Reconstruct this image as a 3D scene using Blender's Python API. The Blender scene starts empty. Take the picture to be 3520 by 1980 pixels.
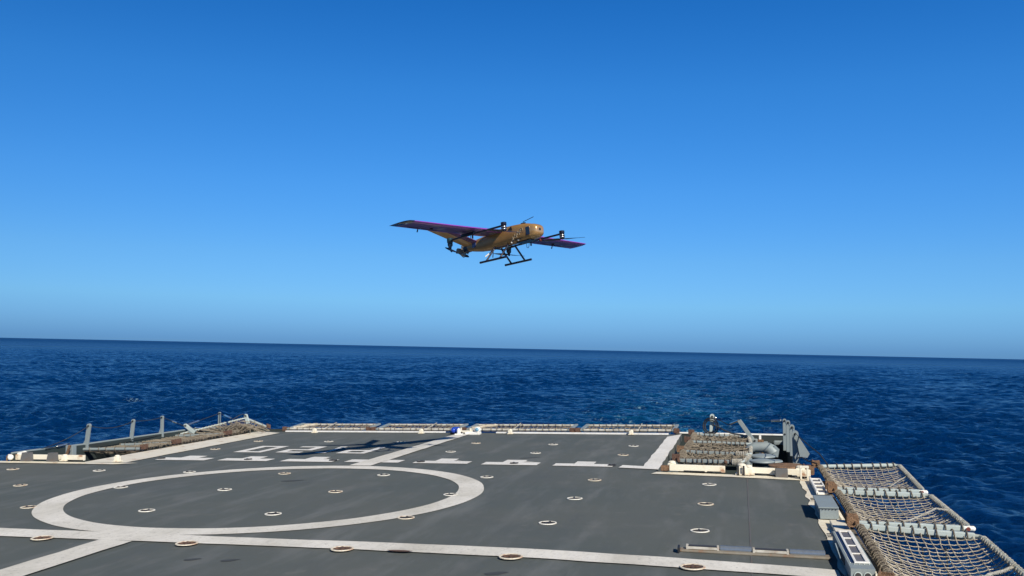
import bpy, bmesh, math, random
import numpy as np
from mathutils import Vector, Matrix, noise
random.seed(7)
rad = math.radians
C = bpy.context.scene.collection
scene = bpy.context.scene

# ------------------------------------------------------------------ camera, heel of the ship, light
F_PX, W_PX, H_PX = 3201.5, 3520.0, 1980.0
CAM_H = 2.0                                   # camera above the flight deck
SEA_Z = -5.6                                  # sea level under the flight deck

def axes(yaw, pitch, roll):
    cy, sy, cp, sp = math.cos(yaw), math.sin(yaw), math.cos(pitch), math.sin(pitch)
    f = Vector((sy*cp, cy*cp, sp)); r = Vector((cy, -sy, 0)); u = r.cross(f)
    cr, sr = math.cos(roll), math.sin(roll)
    return f, cr*r + sr*u, -sr*r + cr*u
def cam_matrix(yaw, pitch, roll):
    f, r, u = axes(yaw, pitch, roll)
    return Matrix((r, u, -f)).transposed()
YAW, PITCH, ROLL = -0.23911, 0.0662, -0.01621
SF, SR, SU = axes(YAW, PITCH, ROLL)           # the view in the ship's own frame
CAM = Vector((0, 0, CAM_H))
R_SHIP = cam_matrix(YAW, PITCH, ROLL)
R_WORLD = cam_matrix(YAW, math.atan(207.5/F_PX), math.atan(0.0213))
HEEL3 = R_WORLD @ R_SHIP.transposed()         # the ship rolls a little against the sea
HEEL = Matrix.Translation(CAM) @ HEEL3.to_4x4() @ Matrix.Translation(-CAM)

cam = bpy.data.cameras.new('camera'); co = bpy.data.objects.new('camera', cam); C.objects.link(co)
cam.sensor_width = 36; cam.lens = 36*F_PX/W_PX; cam.clip_start = 0.1; cam.clip_end = 120000
co.matrix_world = Matrix.Translation(CAM) @ R_WORLD.to_4x4()
scene.camera = co

SUN_TRAVEL = HEEL3 @ Vector((-0.557, 0.584, -0.590)).normalized()
to_sun = -SUN_TRAVEL
SKY_GAIN = 0.84
world = bpy.data.worlds.new('World'); scene.world = world; world.use_nodes = True
wn = world.node_tree; wn.nodes.clear()
sky = wn.nodes.new('ShaderNodeTexSky'); sky.sky_type = 'NISHITA'; sky.sun_disc = False
sky.sun_elevation = math.asin(to_sun.z); sky.sun_rotation = math.atan2(to_sun.x, to_sun.y)
sky.altitude = 0; sky.air_density = 1.0; sky.dust_density = 0.2; sky.ozone_density = 4.0
hs = wn.nodes.new('ShaderNodeHueSaturation'); hs.inputs['Saturation'].default_value = 1.25; hs.inputs['Hue'].default_value = 0.5
bg = wn.nodes.new('ShaderNodeBackground'); bg.inputs['Strength'].default_value = 0.10
wo = wn.nodes.new('ShaderNodeOutputWorld')
# the clear marine air of the day: a deeper, bluer band-by-band tint of the sky, by elevation above the horizon
def lin(c): return tuple(((v/255+.055)/1.055)**2.4 if v > 10 else v/255/12.92 for v in c)
SKY = [(20.6,(67,120,174),(33,110,192)), (15.6,(83,137,191),(52,131,214)), (9.7,(113,166,212),(77,155,235)), (5.4,(153,198,223),(104,176,240)), (2.7,(192,221,218),(120,187,237)), (1.4,(209,224,206),(113,173,226)), (.3,(217,223,196),(98,155,212))]
geo = wn.nodes.new('ShaderNodeNewGeometry'); sx = wn.nodes.new('ShaderNodeSeparateXYZ'); wn.links.new(geo.outputs['Incoming'], sx.inputs[0])
ab = wn.nodes.new('ShaderNodeMath'); ab.operation = 'ABSOLUTE'; wn.links.new(sx.outputs[2], ab.inputs[0])
sc_ = wn.nodes.new('ShaderNodeMath'); sc_.operation = 'MULTIPLY'; sc_.inputs[1].default_value = 1.0; wn.links.new(ab.outputs[0], sc_.inputs[0])
rp = wn.nodes.new('ShaderNodeValToRGB'); wn.links.new(sc_.outputs[0], rp.inputs[0])
els = rp.color_ramp.elements
while len(els) > 1: els.remove(els[-1])
for k, (el, have, want) in enumerate(reversed(SKY)):
    f = [b_/a_*SKY_GAIN for a_, b_ in zip(lin(have), lin(want))]
    e = els[0] if k == 0 else els.new(math.sin(rad(el))); e.position = math.sin(rad(el)); e.color = (*f, 1)
e = els.new(.62); e.color = (f[0]*.22, f[1]*.22, f[2]*.22, 1)
mu = wn.nodes.new('ShaderNodeMix'); mu.data_type = 'RGBA'; mu.blend_type = 'MULTIPLY'; mu.inputs[0].default_value = 1
wn.links.new(sky.outputs[0], hs.inputs['Color']); wn.links.new(hs.outputs[0], mu.inputs[6]); wn.links.new(rp.outputs[0], mu.inputs[7]); 
side = wn.nodes.new('ShaderNodeVectorMath'); side.operation = 'DOT_PRODUCT'; side.inputs[1].default_value = (-math.cos(YAW), math.sin(YAW), 0); wn.links.new(geo.outputs['Incoming'], side.inputs[0])
sl = wn.nodes.new('ShaderNodeMapRange'); sl.inputs[1].default_value = -1; sl.inputs[2].default_value = 1; sl.inputs[3].default_value = .66; sl.inputs[4].default_value = 1.23; wn.links.new(side.outputs['Value'], sl.inputs[0])
vs = wn.nodes.new('ShaderNodeVectorMath'); vs.operation = 'SCALE'; wn.links.new(mu.outputs[2], vs.inputs[0]); wn.links.new(sl.outputs[0], vs.inputs['Scale']); wn.links.new(vs.outputs[0], bg.inputs[0]); wn.links.new(bg.outputs[0], wo.inputs[0])
sd = bpy.data.lights.new('sun', 'SUN'); sd.energy = 5.0; sd.angle = rad(0.5); sd.color = (1.0, 0.93, 0.81)
so = bpy.data.objects.new('sun', sd); C.objects.link(so); so.rotation_euler = SUN_TRAVEL.to_track_quat('-Z', 'Y').to_euler()
scene.view_settings.view_transform = 'Standard'; scene.view_settings.look = 'None'
scene.view_settings.exposure = 0.28; scene.view_settings.gamma = 1.0
scene.render.engine = 'CYCLES'
scene.cycles.max_bounces = 6

# ------------------------------------------------------------------ where a point of the photo lies in the ship's frame
def zdeck(x): return -0.0038*max(0.0, x+3.5)**2           # the deck falls away slightly to its edge
def ray(x, y): return SF + SR*((x-1760)/F_PX) - SU*((y-990)/F_PX)
def at(x, y, dz=0.0):
    d = ray(x, y); X = 0
    for _ in range(8):
        t = (zdeck(X)+dz-CAM_H)/d.z; X = d.x*t
    return CAM + d*t
def atY(x, y, Y): d = ray(x, y); return CAM + d*(Y/d.y)
def atX(x, y, X): d = ray(x, y); return CAM + d*(X/d.x)
def c8(x, y): return (2720+x*.31056, 1540+y*.31056)
def o4(x, y): return (x*.37267, 1400+y*.37267)
def o5(x, y): return (900+x*.31056, 1420+y*.31056)
def o6(x, y): return (1600+x*.31056, 1420+y*.31056)
def o7(x, y): return (2240+x*.23292, 1400+y*.23292)
def L3(x, y): return (x*.18634, 1500+y*.18634)
V = Vector

# ------------------------------------------------------------------ materials
def new_mat(name):
    m = bpy.data.materials.new(name); m.use_nodes = True
    nt = m.node_tree; b = nt.nodes['Principled BSDF']
    return m, nt, b
def N(nt, t, **kw):
    n = nt.nodes.new(t)
    for k, v in kw.items():
        if k in n.inputs.keys(): n.inputs[k].default_value = v
        else: setattr(n, k, v)
    return n
def noise_mask(nt, coord, scale, lo, hi, detail=6, rough=.6, stretch=(1,1,1)):
    mp = N(nt, 'ShaderNodeMapping'); mp.inputs['Scale'].default_value = stretch
    nt.links.new(coord, mp.inputs[0])
    n = N(nt, 'ShaderNodeTexNoise', Scale=scale, Detail=detail, Roughness=rough); nt.links.new(mp.outputs[0], n.inputs['Vector'])
    r = N(nt, 'ShaderNodeMapRange'); r.inputs[1].default_value = lo; r.inputs[2].default_value = hi; r.clamp = True
    nt.links.new(n.outputs[0], r.inputs[0]); return r.outputs[0]
def mix(nt, fac, a, b):
    m = N(nt, 'ShaderNodeMix', data_type='RGBA')
    if isinstance(fac, float): m.inputs[0].default_value = fac
    else: nt.links.new(fac, m.inputs[0])
    for i, v in ((6, a), (7, b)):
        if isinstance(v, tuple): m.inputs[i].default_value = (*v, 1)
        else: nt.links.new(v, m.inputs[i])
    return m.outputs[2]
def scaled(nt, val, k):
    m = N(nt, 'ShaderNodeMath', operation='MULTIPLY'); nt.links.new(val, m.inputs[0]); m.inputs[1].default_value = k; return m.outputs[0]
def bump(nt, b, val, strength=.3, dist=.01):
    n = N(nt, 'ShaderNodeBump', Strength=strength, Distance=dist); nt.links.new(val, n.inputs['Height']); nt.links.new(n.outputs[0], b.inputs['Normal'])

def worn_paint(name, col, rough=.55, dirt=(.25,.2,.15), dirt_lo=.5, dirt_hi=.75, dirt_scale=3, rust=0.0, metal=0.0, rust_scale=9, rust_lo=.58):
    m, nt, b = new_mat(name)
    tc = N(nt, 'ShaderNodeTexCoord').outputs['Object']
    base = mix(nt, scaled(nt, noise_mask(nt, tc, dirt_scale, dirt_lo, dirt_hi), .7), col, dirt)
    base = mix(nt, scaled(nt, noise_mask(nt, tc, 40, .45, .7), .18), base, tuple(c*.6 for c in col))
    if rust > 0:
        mk = noise_mask(nt, tc, rust_scale, rust_lo, rust_lo+.1, 8, .7)
        base = mix(nt, scaled(nt, mk, rust), base, (.28,.09,.03))
    nt.links.new(base, b.inputs['Base Color']); b.inputs['Roughness'].default_value = rough; b.inputs['Metallic'].default_value = metal
    bump(nt, b, noise_mask(nt, tc, 60, .3, .7), .25, .004)
    return m
def plain(name, col, rough=.5, metal=0.0, coat=0.0):
    m, nt, b = new_mat(name)
    tc = N(nt, 'ShaderNodeTexCoord').outputs['Object']
    base = mix(nt, scaled(nt, noise_mask(nt, tc, 25, .4, .7), .35), col, tuple(c*.6 for c in col))
    nt.links.new(base, b.inputs['Base Color']); b.inputs['Roughness'].default_value = rough; b.inputs['Metallic'].default_value = metal
    b.inputs['Coat Weight'].default_value = coat
    return m

def deck_material():
    m, nt, b = new_mat('non_skid_deck')
    tc = N(nt, 'ShaderNodeTexCoord').outputs['Object']
    c = mix(nt, noise_mask(nt, tc, .35, .35, .65, 4, .5), (.078,.094,.092), (.099,.109,.101))
    c = mix(nt, scaled(nt, noise_mask(nt, tc, 1.6, .52, .72, 7, .65, (1.6,.5,1)), .75), c, (.135,.143,.143))     # scuffs along the hull
    c = mix(nt, scaled(nt, noise_mask(nt, tc, .9, .60, .78, 8, .7, (.6,1.4,1)), .6), c, (.165,.160,.150))
    c = mix(nt, scaled(nt, noise_mask(nt, tc, 2.2, .56, .74, 5, .6, (1,.35,1)), .25), c, (.060,.070,.085))
    c = mix(nt, scaled(nt, noise_mask(nt, tc, 5, .66, .74, 8, .7, (1,.5,1)), .35), c, (.20,.20,.19))
    c = mix(nt, scaled(nt, noise_mask(nt, tc, 260, .35, .7, 2), .22), c, (.05,.05,.05))
    c = mix(nt, scaled(nt, noise_mask(nt, tc, 2.4, .52, .70, 7, .6, (1,.16,1)), .42), c, (.175,.185,.188))
    c = mix(nt, scaled(nt, noise_mask(nt, tc, 3.1, .60, .68, 9, .75, (1,.8,1)), .30), c, (.20,.19,.175))
    c = mix(nt, scaled(nt, noise_mask(nt, tc, 7, .64, .70, 4, .6, (2.2,.2,1)), .3), c, (.045,.05,.055))
    c = mix(nt, scaled(nt, noise_mask(nt, tc, .5, .50, .75, 5, .6, (1,.5,1)), .4), c, (.070,.080,.088))
    nt.links.new(c, b.inputs['Base Color']); b.inputs['Roughness'].default_value = .8
    b.inputs['Specular IOR Level'].default_value = .35
    bump(nt, b, noise_mask(nt, tc, 220, .3, .7, 3), .5, .004)
    return m
def marking_material(name, clean, dirty, rust=.5):
    m, nt, b = new_mat(name)
    tc = N(nt, 'ShaderNodeTexCoord').outputs['Object']
    c = mix(nt, noise_mask(nt, tc, 1.3, .38, .66, 6, .6, (1,.7,1)), clean, dirty)
    c = mix(nt, scaled(nt, noise_mask(nt, tc, 9, .5, .75, 8, .7, (1.5,.6,1)), .5), c, tuple(x*.7 for x in dirty))
    c = mix(nt, scaled(nt, noise_mask(nt, tc, 26, .57, .66, 6, .7), .6), c, (.20,.20,.19))
    c = mix(nt, scaled(nt, noise_mask(nt, tc, 1.1, .66, .80, 8, .75, (1,2,1)), rust), c, (.42,.22,.10))
    c = mix(nt, scaled(nt, noise_mask(nt, tc, 240, .35, .7, 2), .12), c, (.3,.3,.3))
    nt.links.new(c, b.inputs['Base Color']); b.inputs['Roughness'].default_value = .7
    bump(nt, b, noise_mask(nt, tc, 220, .3, .7, 3), .4, .003)
    return m
def rope_material(name, a, b_):
    m, nt, b = new_mat(name)
    tc = N(nt, 'ShaderNodeTexCoord').outputs['Object']
    c = mix(nt, noise_mask(nt, tc, 9, .35, .65), a, b_)
    c = mix(nt, scaled(nt, noise_mask(nt, tc, 90, .5, .6, 3), .5), c, tuple(x*.4 for x in b_))
    nt.links.new(c, b.inputs['Base Color']); b.inputs['Roughness'].default_value = .9
    bump(nt, b, noise_mask(nt, tc, 120, .4, .6), .8, .01)
    return m
def rust_material(name, a, b_):
    m, nt, b = new_mat(name)
    tc = N(nt, 'ShaderNodeTexCoord').outputs['Object']
    c = mix(nt, noise_mask(nt, tc, 14, .35, .65, 8, .7), a, b_)
    c = mix(nt, scaled(nt, noise_mask(nt, tc, 50, .5, .65), .6), c, (.03,.02,.015))
    nt.links.new(c, b.inputs['Base Color']); b.inputs['Roughness'].default_value = .85
    bump(nt, b, noise_mask(nt, tc, 70, .4, .6), .6, .01)
    return m

M = {}
M['deck'] = deck_material()
M['mark'] = marking_material('marking_paint', (.71,.69,.64), (.53,.51,.45), .45)
M['mark_clean'] = marking_material('fresh_marking_paint', (.74,.73,.70), (.64,.63,.60), .08)
M['cream'] = worn_paint('cream_edge_paint', (.72,.67,.54), .5, (.60,.50,.34), .5, .7, 4, rust=.85, rust_scale=4, rust_lo=.585)
M['white'] = worn_paint('white_steel_paint', (.78,.76,.70), .45, (.5,.42,.3), .55, .75, 5, rust=.5, rust_scale=12, rust_lo=.66)
M['grey'] = worn_paint('ship_grey_paint', (.225,.265,.27), .5, (.2,.2,.18), .5, .75, 2.5, rust=.35, rust_scale=8, rust_lo=.68)
M['pole'] = worn_paint('pale_grey_pole_paint', (.42,.475,.45), .4, (.36,.36,.30), .5, .75, 3, rust=.3, rust_scale=10, rust_lo=.7)
M['post_grey'] = worn_paint('grey_post_paint', (.22,.255,.255), .45, (.22,.22,.18), .5, .75, 3, rust=.3, rust_scale=10, rust_lo=.7)
M['rim'] = worn_paint('ring_paint', (.76,.74,.67), .6, (.50,.45,.36), .45, .68, 14, rust=.3, rust_scale=12, rust_lo=.6)
M['rim_old'] = worn_paint('old_ring_paint', (.68,.62,.50), .6, (.46,.34,.22), .45, .65, 14, rust=.55, rust_scale=12, rust_lo=.54)
M['patch'] = plain('dark_deck_patch', (.045,.050,.055), .8)
M['rail_dull'] = worn_paint('dull_rail_paint', (.50,.48,.42), .6, (.26,.23,.18), .42, .62, 9, rust=.5, rust_scale=8, rust_lo=.6)
M['darkgrey'] = worn_paint('dark_grey_block_paint', (.10,.10,.10), .7, (.12,.08,.05), .5, .7, 6)
M['hull'] = worn_paint('hull_grey_paint', (.20,.26,.27), .5, (.16,.15,.12), .5, .75, .8, rust=.3, rust_scale=2, rust_lo=.66)
M['mooring'] = worn_paint('mooring_deck_shade', (.022,.036,.036), .8, (.02,.02,.018), .4, .7, 1)  # near-black tone carries the shade of the lower deck in its colour
M['rope'] = rope_material('net_rope', (.72,.65,.52), (.50,.43,.32))
M['rope_mid'] = rope_material('grey_brown_rope', (.36,.31,.235), (.22,.18,.13))
M['rope_old'] = rope_material('weathered_rope', (.24,.205,.16), (.12,.09,.065))
M['rope_white'] = rope_material('white_line', (.62,.60,.54), (.40,.37,.30))
M['rope_dark'] = rope_material('dark_lashing', (.10,.09,.08), (.05,.045,.04))
M['rust'] = rust_material('rusty_brown_steel', (.16,.085,.055), (.09,.05,.035))
M['rust_dark'] = rust_material('dark_rusty_cup', (.10,.055,.04), (.05,.035,.03))
M['rust_tan'] = rust_material('tan_rusty_steel', (.26,.15,.08), (.14,.08,.045))
M['rust_red'] = rust_material('red_primer_steel', (.30,.04,.03), (.14,.04,.03))
M['black'] = plain('black_rubber', (.012,.012,.014), .6)
M['wire'] = plain('steel_wire', (.05,.055,.06), .5, .5)
M['chrome'] = plain('bright_metal', (.65,.65,.62), .25, .9)
M['cup'] = plain('cup_steel', (.035,.033,.033), .6)
M['window'] = plain('light_lens', (.13,.115,.10), .45, 0, 0)
M['blue_lens'] = plain('blue_lens', (.02,.06,.42), .12, 0, 1)
M['pale_lens'] = plain('pale_blue_lens', (.16,.33,.45), .1, 0, 1)
M['blue_tube'] = plain('blue_grey_tube', (.17,.20,.24), .2, .3, 1)

# ------------------------------------------------------------------ mesh helpers
OFF = {}
class MB:
    def __init__(s): s.bm = bmesh.new()
    def poly(s, pts): return s.bm.faces.new([s.bm.verts.new(p) for p in pts])
    def prism(s, pts, up):                       # planar polygon swept by vector up
        up = V(up); a = [s.bm.verts.new(V(p)) for p in pts]; b = [s.bm.verts.new(V(p)+up) for p in pts]; n = len(pts)
        s.bm.faces.new(a); s.bm.faces.new(b[::-1])
        for i in range(n): s.bm.faces.new((a[i], b[i], b[(i+1)%n], a[(i+1)%n]))
        return s
    def box(s, c, size, ax=None, bev=0.0):
        c = V(c); ax = ax or (V((1,0,0)), V((0,1,0)), V((0,0,1)))
        t = bmesh.new(); bmesh.ops.create_cube(t, size=1)
        for v in t.verts: v.co = V((v.co.x*size[0], v.co.y*size[1], v.co.z*size[2]))
        if bev: bmesh.ops.bevel(t, geom=t.edges[:], offset=bev, segments=2, affect='EDGES', profile=.6)
        for v in t.verts: v.co = c + ax[0]*v.co.x + ax[1]*v.co.y + ax[2]*v.co.z
        s._add(t); return s
    def _add(s, t):
        mp = {v: s.bm.verts.new(v.co) for v in t.verts}
        for f in t.faces:
            try: s.bm.faces.new([mp[v] for v in f.verts])
            except ValueError: pass
        t.free()
    def beam(s, a, b, w, h, up=(0,0,1), bev=.006):
        a, b = V(a), V(b); d = (b-a); L = d.length; d.normalize(); y = V(up).cross(d).normalized(); z = d.cross(y)
        return s.box((a+b)/2, (L, w, h), (d, y, z), bev)
    def tube(s, pts, r, n=8, cap=True, closed=False):
        pts = [V(p) for p in pts]; m = len(pts); rings = []
        rr = r if isinstance(r, (list, tuple)) else [r]*m
        ref = None
        for i, p in enumerate(pts):
            if closed: t = pts[(i+1)%m]-pts[i-1]
            else: t = pts[min(i+1, m-1)]-pts[max(i-1, 0)]
            if t.length < 1e-9: t = V((1,0,0))
            t.normalize()
            if ref is None: ref = V((0,0,1)) if abs(t.z) < .9 else V((1,0,0))
            x = ref - t*ref.dot(t)
            if x.length < 1e-6: x = V((1,0,0)).cross(t)
            x.normalize(); ref = x; y = t.cross(x)
            rings.append([s.bm.verts.new(p + (x*math.cos(2*math.pi*k/n)+y*math.sin(2*math.pi*k/n))*rr[i]) for k in range(n)])
        for i in range(m if closed else m-1):
            a, b = rings[i], rings[(i+1)%m]
            for k in range(n): s.bm.faces.new((a[k], a[(k+1)%n], b[(k+1)%n], b[k]))
        if cap and not closed: s.bm.faces.new(rings[0][::-1]); s.bm.faces.new(rings[-1])
        return s
    def lathe(s, c, prof, axis=(0,0,1), n=24):    # prof: (radius, height along axis)
        c = V(c); a = V(axis).normalized(); x = a.orthogonal().normalized(); y = a.cross(x); rings = []
        for r, h in prof:
            r = max(r, 1e-4)
            rings.append([s.bm.verts.new(c + a*h + (x*math.cos(2*math.pi*k/n)+y*math.sin(2*math.pi*k/n))*r) for k in range(n)])
        for i in range(len(rings)-1):
            for k in range(n): s.bm.faces.new((rings[i][k], rings[i][(k+1)%n], rings[i+1][(k+1)%n], rings[i+1][k]))
        s.bm.faces.new(rings[0][::-1]); s.bm.faces.new(rings[-1]); return s
    def ball(s, c, r, seg=8, scale=(1,1,1)):
        t = bmesh.new(); bmesh.ops.create_uvsphere(t, u_segments=seg, v_segments=max(4, seg//2+1), radius=1)
        for v in t.verts: v.co = V(c) + V((v.co.x*scale[0]*r, v.co.y*scale[1]*r, v.co.z*scale[2]*r))
        s._add(t); return s
    def knot(s, c, r):
        c = V(c); p = [s.bm.verts.new(c+V(d)*r) for d in ((1,0,0),(0,1,0),(-1,0,0),(0,-1,0),(0,0,1),(0,0,-1))]
        for i in range(4): s.bm.faces.new((p[i], p[(i+1)%4], p[4])); s.bm.faces.new((p[(i+1)%4], p[i], p[5]))
    def loft(s, secs, cap=True):
        rings = [[s.bm.verts.new(V(p)) for p in sec] for sec in secs]; n = len(rings[0])
        for i in range(len(rings)-1):
            for k in range(n): s.bm.faces.new((rings[i][k], rings[i][(k+1)%n], rings[i+1][(k+1)%n], rings[i+1][k]))
        if cap: s.bm.faces.new(rings[0][::-1]); s.bm.faces.new(rings[-1])
        return s
    def build(s, name, mat, parent=None, loc=None, smooth=False, label=None):
        bmesh.ops.recalc_face_normals(s.bm, faces=s.bm.faces[:])
        off = OFF.get(parent.name, V((0,0,0))) if parent else V((0,0,0))
        here = V(loc) if loc is not None else off
        for v in s.bm.verts: v.co -= here
        if smooth:
            for f in s.bm.faces: f.smooth = True
        me = bpy.data.meshes.new(name); s.bm.to_mesh(me); s.bm.free(); me.materials.append(mat)
        if smooth and hasattr(me, 'set_sharp_from_angle'): me.set_sharp_from_angle(angle=rad(40))
        o = bpy.data.objects.new(name, me); C.objects.link(o); o.parent = parent; o.location = here-off
        OFF[o.name] = here
        if label: o['label'] = label
        return o
def tag(o, label=None, cat=None, group=None, kind=None):
    for k, v in (('label', label), ('category', cat), ('group', group), ('kind', kind)):
        if v: o[k] = v
    return o
def thing(name, label, cat, loc, group=None):
    o = bpy.data.objects.new(name, None); C.objects.link(o); o.location = V(loc); o.empty_display_size = .1
    OFF[o.name] = V(loc); return tag(o, label, cat, group)
def arc(p0, p1, sag, n=8, lift=None):
    p0, p1 = V(p0), V(p1)
    return [p0.lerp(p1, i/n) + V((0,0,-sag*4*(i/n)*(1-i/n))) for i in range(n+1)]

# ------------------------------------------------------------------ the setting: sea
def build_sea():
    phi0 = YAW
    # directions: fine in front, coarse behind
    fine = np.arange(-34, 34.001, .085); coarse = np.concatenate([np.arange(34.5, 60, .5), np.arange(60, 300.1, 3.0), np.arange(300.5, 326, .5)])
    ang = np.radians(np.concatenate([fine, coarse])) + phi0
    r = [7.0]
    while r[-1] < 2600: r.append(r[-1] + (.5 if r[-1] < 26 else max(.10, r[-1]*.0024)*(1+max(0, r[-1]-700)/900)))
    r += [3200, 4200, 6000, 9000, 14000, 25000, 60000]
    r = np.array(r); A, R = np.meshgrid(ang, r)
    X = R*np.sin(A); Y = R*np.cos(A); Z = np.zeros_like(X); DX = np.zeros_like(X); DY = np.zeros_like(X)
    rng = np.random.RandomState(3); wind = phi0 + rad(18)
    step = np.maximum(.12, R*.0024*(1+np.maximum(0, R-700)/900))
    env = np.zeros_like(X)
    for i in range(9):
        th = rng.uniform(0, math.pi); lam = rng.uniform(18, 75); env += np.cos(2*math.pi/lam*(X*math.sin(th)+Y*math.cos(th)) + rng.uniform(0, 6.28))
    env = np.clip(1+.085*env, .6, 1.4)
    for i in range(78):
        lam = .65*(6.5/.65)**(i/77.0)*rng.uniform(.9, 1.1)
        th = wind + rng.normal(0, .58); k = 2*math.pi/lam
        amp = .0125*lam**.80*rng.uniform(.5, 1.2)
        att = np.clip((lam/step - 2.1)/1.6, 0, 1)
        ph = k*(X*math.sin(th)+Y*math.cos(th)) + rng.uniform(0, 6.28)
        Z += att*amp*np.cos(ph); DX -= att*amp*.45*math.sin(th)*np.sin(ph); DY -= att*amp*.45*math.cos(th)*np.sin(ph)
    Z *= env; DX *= env; DY *= env
    # smoother water and a rolling stern wave inside the ship's wake
    wc = -6.5 - Y*.012
    wake = np.exp(-((X-wc)/(5+Y*.05))**2)*np.clip((Y-15)/12, 0, 1)*np.exp(-Y/240)
    Z *= 1-.35*wake
    for s_, x0 in ((-1, -12), (1, -1)):
        along = Y; across = (X-x0-s_*(Y-22)*.34)
        Z += .38*np.exp(-(across/2.3)**2)*np.clip((Y-22)/10, 0, 1)*np.exp(-(Y-22)/70)*np.sin(along*.45+across*.7)
    X = X+DX; Y = Y+DY
    nr, na = X.shape
    co_ = np.stack([X, Y, Z+SEA_Z], -1).reshape(-1, 3)
    idx = np.arange(nr*na).reshape(nr, na); nx = np.roll(idx, -1, 1)
    f = np.stack([idx[:-1], nx[:-1], nx[1:], idx[1:]], -1).reshape(-1, 4)[:, ::-1]
    me = bpy.data.meshes.new('sea'); me.vertices.add(len(co_)); me.vertices.foreach_set('co', co_.astype(np.float32).ravel())
    me.loops.add(f.size); me.loops.foreach_set('vertex_index', f.astype(np.int32).ravel())
    me.polygons.add(len(f)); me.polygons.foreach_set('loop_start', np.arange(0, f.size, 4, dtype=np.int32))
    me.polygons.foreach_set('loop_total', np.full(len(f), 4, np.int32)); me.polygons.foreach_set('use_smooth', np.ones(len(f), bool))
    me.update(); me.validate()
    o = bpy.data.objects.new('sea', me); C.objects.link(o); o['kind'] = 'structure'; o['sea_level'] = True
    m, nt, b = new_mat('deep_blue_sea'); me.materials.append(m)
    pos = N(nt, 'ShaderNodeNewGeometry').outputs['Position']
    b.inputs['IOR'].default_value = 1.33; b.inputs['Specular Tint'].default_value = (.06,.48,.96,1)
    col = mix(nt, noise_mask(nt, pos, .05, .3, .7, 4), (.0003,.019,.086), (.0005,.027,.116))
    # foam behind the ship, sky-reflecting wake streaks put into the colour, small whitecaps
    sep = N(nt, 'ShaderNodeSeparateXYZ'); nt.links.new(pos, sep.inputs[0])
    def math_(op, a, b2=None):
        n = N(nt, 'ShaderNodeMath', operation=op)
        for i, v in enumerate((a, b2)):
            if v is None: continue
            if isinstance(v, (int, float)): n.inputs[i].default_value = v
            else: nt.links.new(v, n.inputs[i])
        return n.outputs[0]
    x, y = sep.outputs[0], sep.outputs[1]
    dxn = math_('DIVIDE', math_('SUBTRACT', x, math_('ADD', math_('MULTIPLY', y, -.012), -6.5)), math_('ADD', math_('MULTIPLY', y, .055), 4.0))
    g = math_('EXPONENT', math_('MULTIPLY', math_('MULTIPLY', dxn, dxn), -1.0))
    near = N(nt, 'ShaderNodeMapRange'); near.inputs[1].default_value = 260; near.inputs[2].default_value = 60; near.clamp = True
    nt.links.new(y, near.inputs[0])
    wk = math_('MULTIPLY', g, near.outputs[0])
    fo = noise_mask(nt, pos, .45, .53, .74, 10, .72, (1.5,.8,1))
    fo2 = noise_mask(nt, pos, 3.2, .48, .62, 6, .7)
    foam = math_('MULTIPLY', math_('MULTIPLY', fo, fo2), math_('MULTIPLY', wk, 1.7))
    cap = math_('MULTIPLY', noise_mask(nt, pos, .11, .70, .76, 5, .62, (1,1.4,1)), noise_mask(nt, pos, 2.2, .5, .62, 5, .7))
    foam = math_('MINIMUM', math_('ADD', foam, math_('MULTIPLY', cap, .7)), .9)
    reflect_streak = noise_mask(nt, pos, .5, .42, .66, 6, .62, (.22,1.3,1))
    col = mix(nt, math_('MULTIPLY', math_('MULTIPLY', reflect_streak, wk), 1.0), col, (.006,.12,.25))
    col = mix(nt, foam, col, (.42,.72,.82))
    nt.links.new(col, b.inputs['Base Color'])
    # far out the small waves run together: they act as roughness of the surface
    dist = math_('SQRT', math_('ADD', math_('MULTIPLY', x, x), math_('MULTIPLY', y, y)))
    far = N(nt, 'ShaderNodeMapRange'); far.clamp = True; nt.links.new(dist, far.inputs[0])
    far.inputs[1].default_value = 60; far.inputs[2].default_value = 900; far.inputs[3].default_value = 0; far.inputs[4].default_value = 1
    fr = math_('POWER', far.outputs[0], .5)
    rg = math_('ADD', math_('MULTIPLY', fr, .16), math_('ADD', math_('MULTIPLY', foam, .5), .10));     fz = N(nt, 'ShaderNodeMapRange'); fz.clamp = True; nt.links.new(dist, fz.inputs[0]); fz.inputs[1].default_value = 700; fz.inputs[2].default_value = 3200
    nt.links.new(math_('ADD', rg, math_('MULTIPLY', fz.outputs[0], .12)), b.inputs['Roughness'])
    nt.links.new(math_('SUBTRACT', math_('SUBTRACT', math_('ADD', .27, math_('MULTIPLY', noise_mask(nt, pos, .022, .35, .65, 5, .6, (1,.5,1)), .09)), math_('MULTIPLY', fr, .17)), math_('MULTIPLY', fz.outputs[0], .05)), b.inputs['Specular IOR Level'])
    mp = N(nt, 'ShaderNodeMapping'); mp.inputs['Rotation'].default_value = (0, 0, .1); mp.inputs['Scale'].default_value = (.9, 1.15, 1); nt.links.new(pos, mp.inputs[0])
    n1 = N(nt, 'ShaderNodeTexNoise', Scale=2.4, Detail=8, Roughness=.72, Distortion=.6); nt.links.new(mp.outputs[0], n1.inputs['Vector'])
    bp = N(nt, 'ShaderNodeBump', Strength=1.0, Distance=.40); nt.links.new(n1.outputs[0], bp.inputs['Height'])
    n2 = N(nt, 'ShaderNodeTexNoise', Scale=.28, Detail=5, Roughness=.6, Distortion=.3); nt.links.new(mp.outputs[0], n2.inputs['Vector'])
    bp2 = N(nt, 'ShaderNodeBump', Strength=.5, Distance=1.3); nt.links.new(n2.outputs[0], bp2.inputs['Height'])
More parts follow.
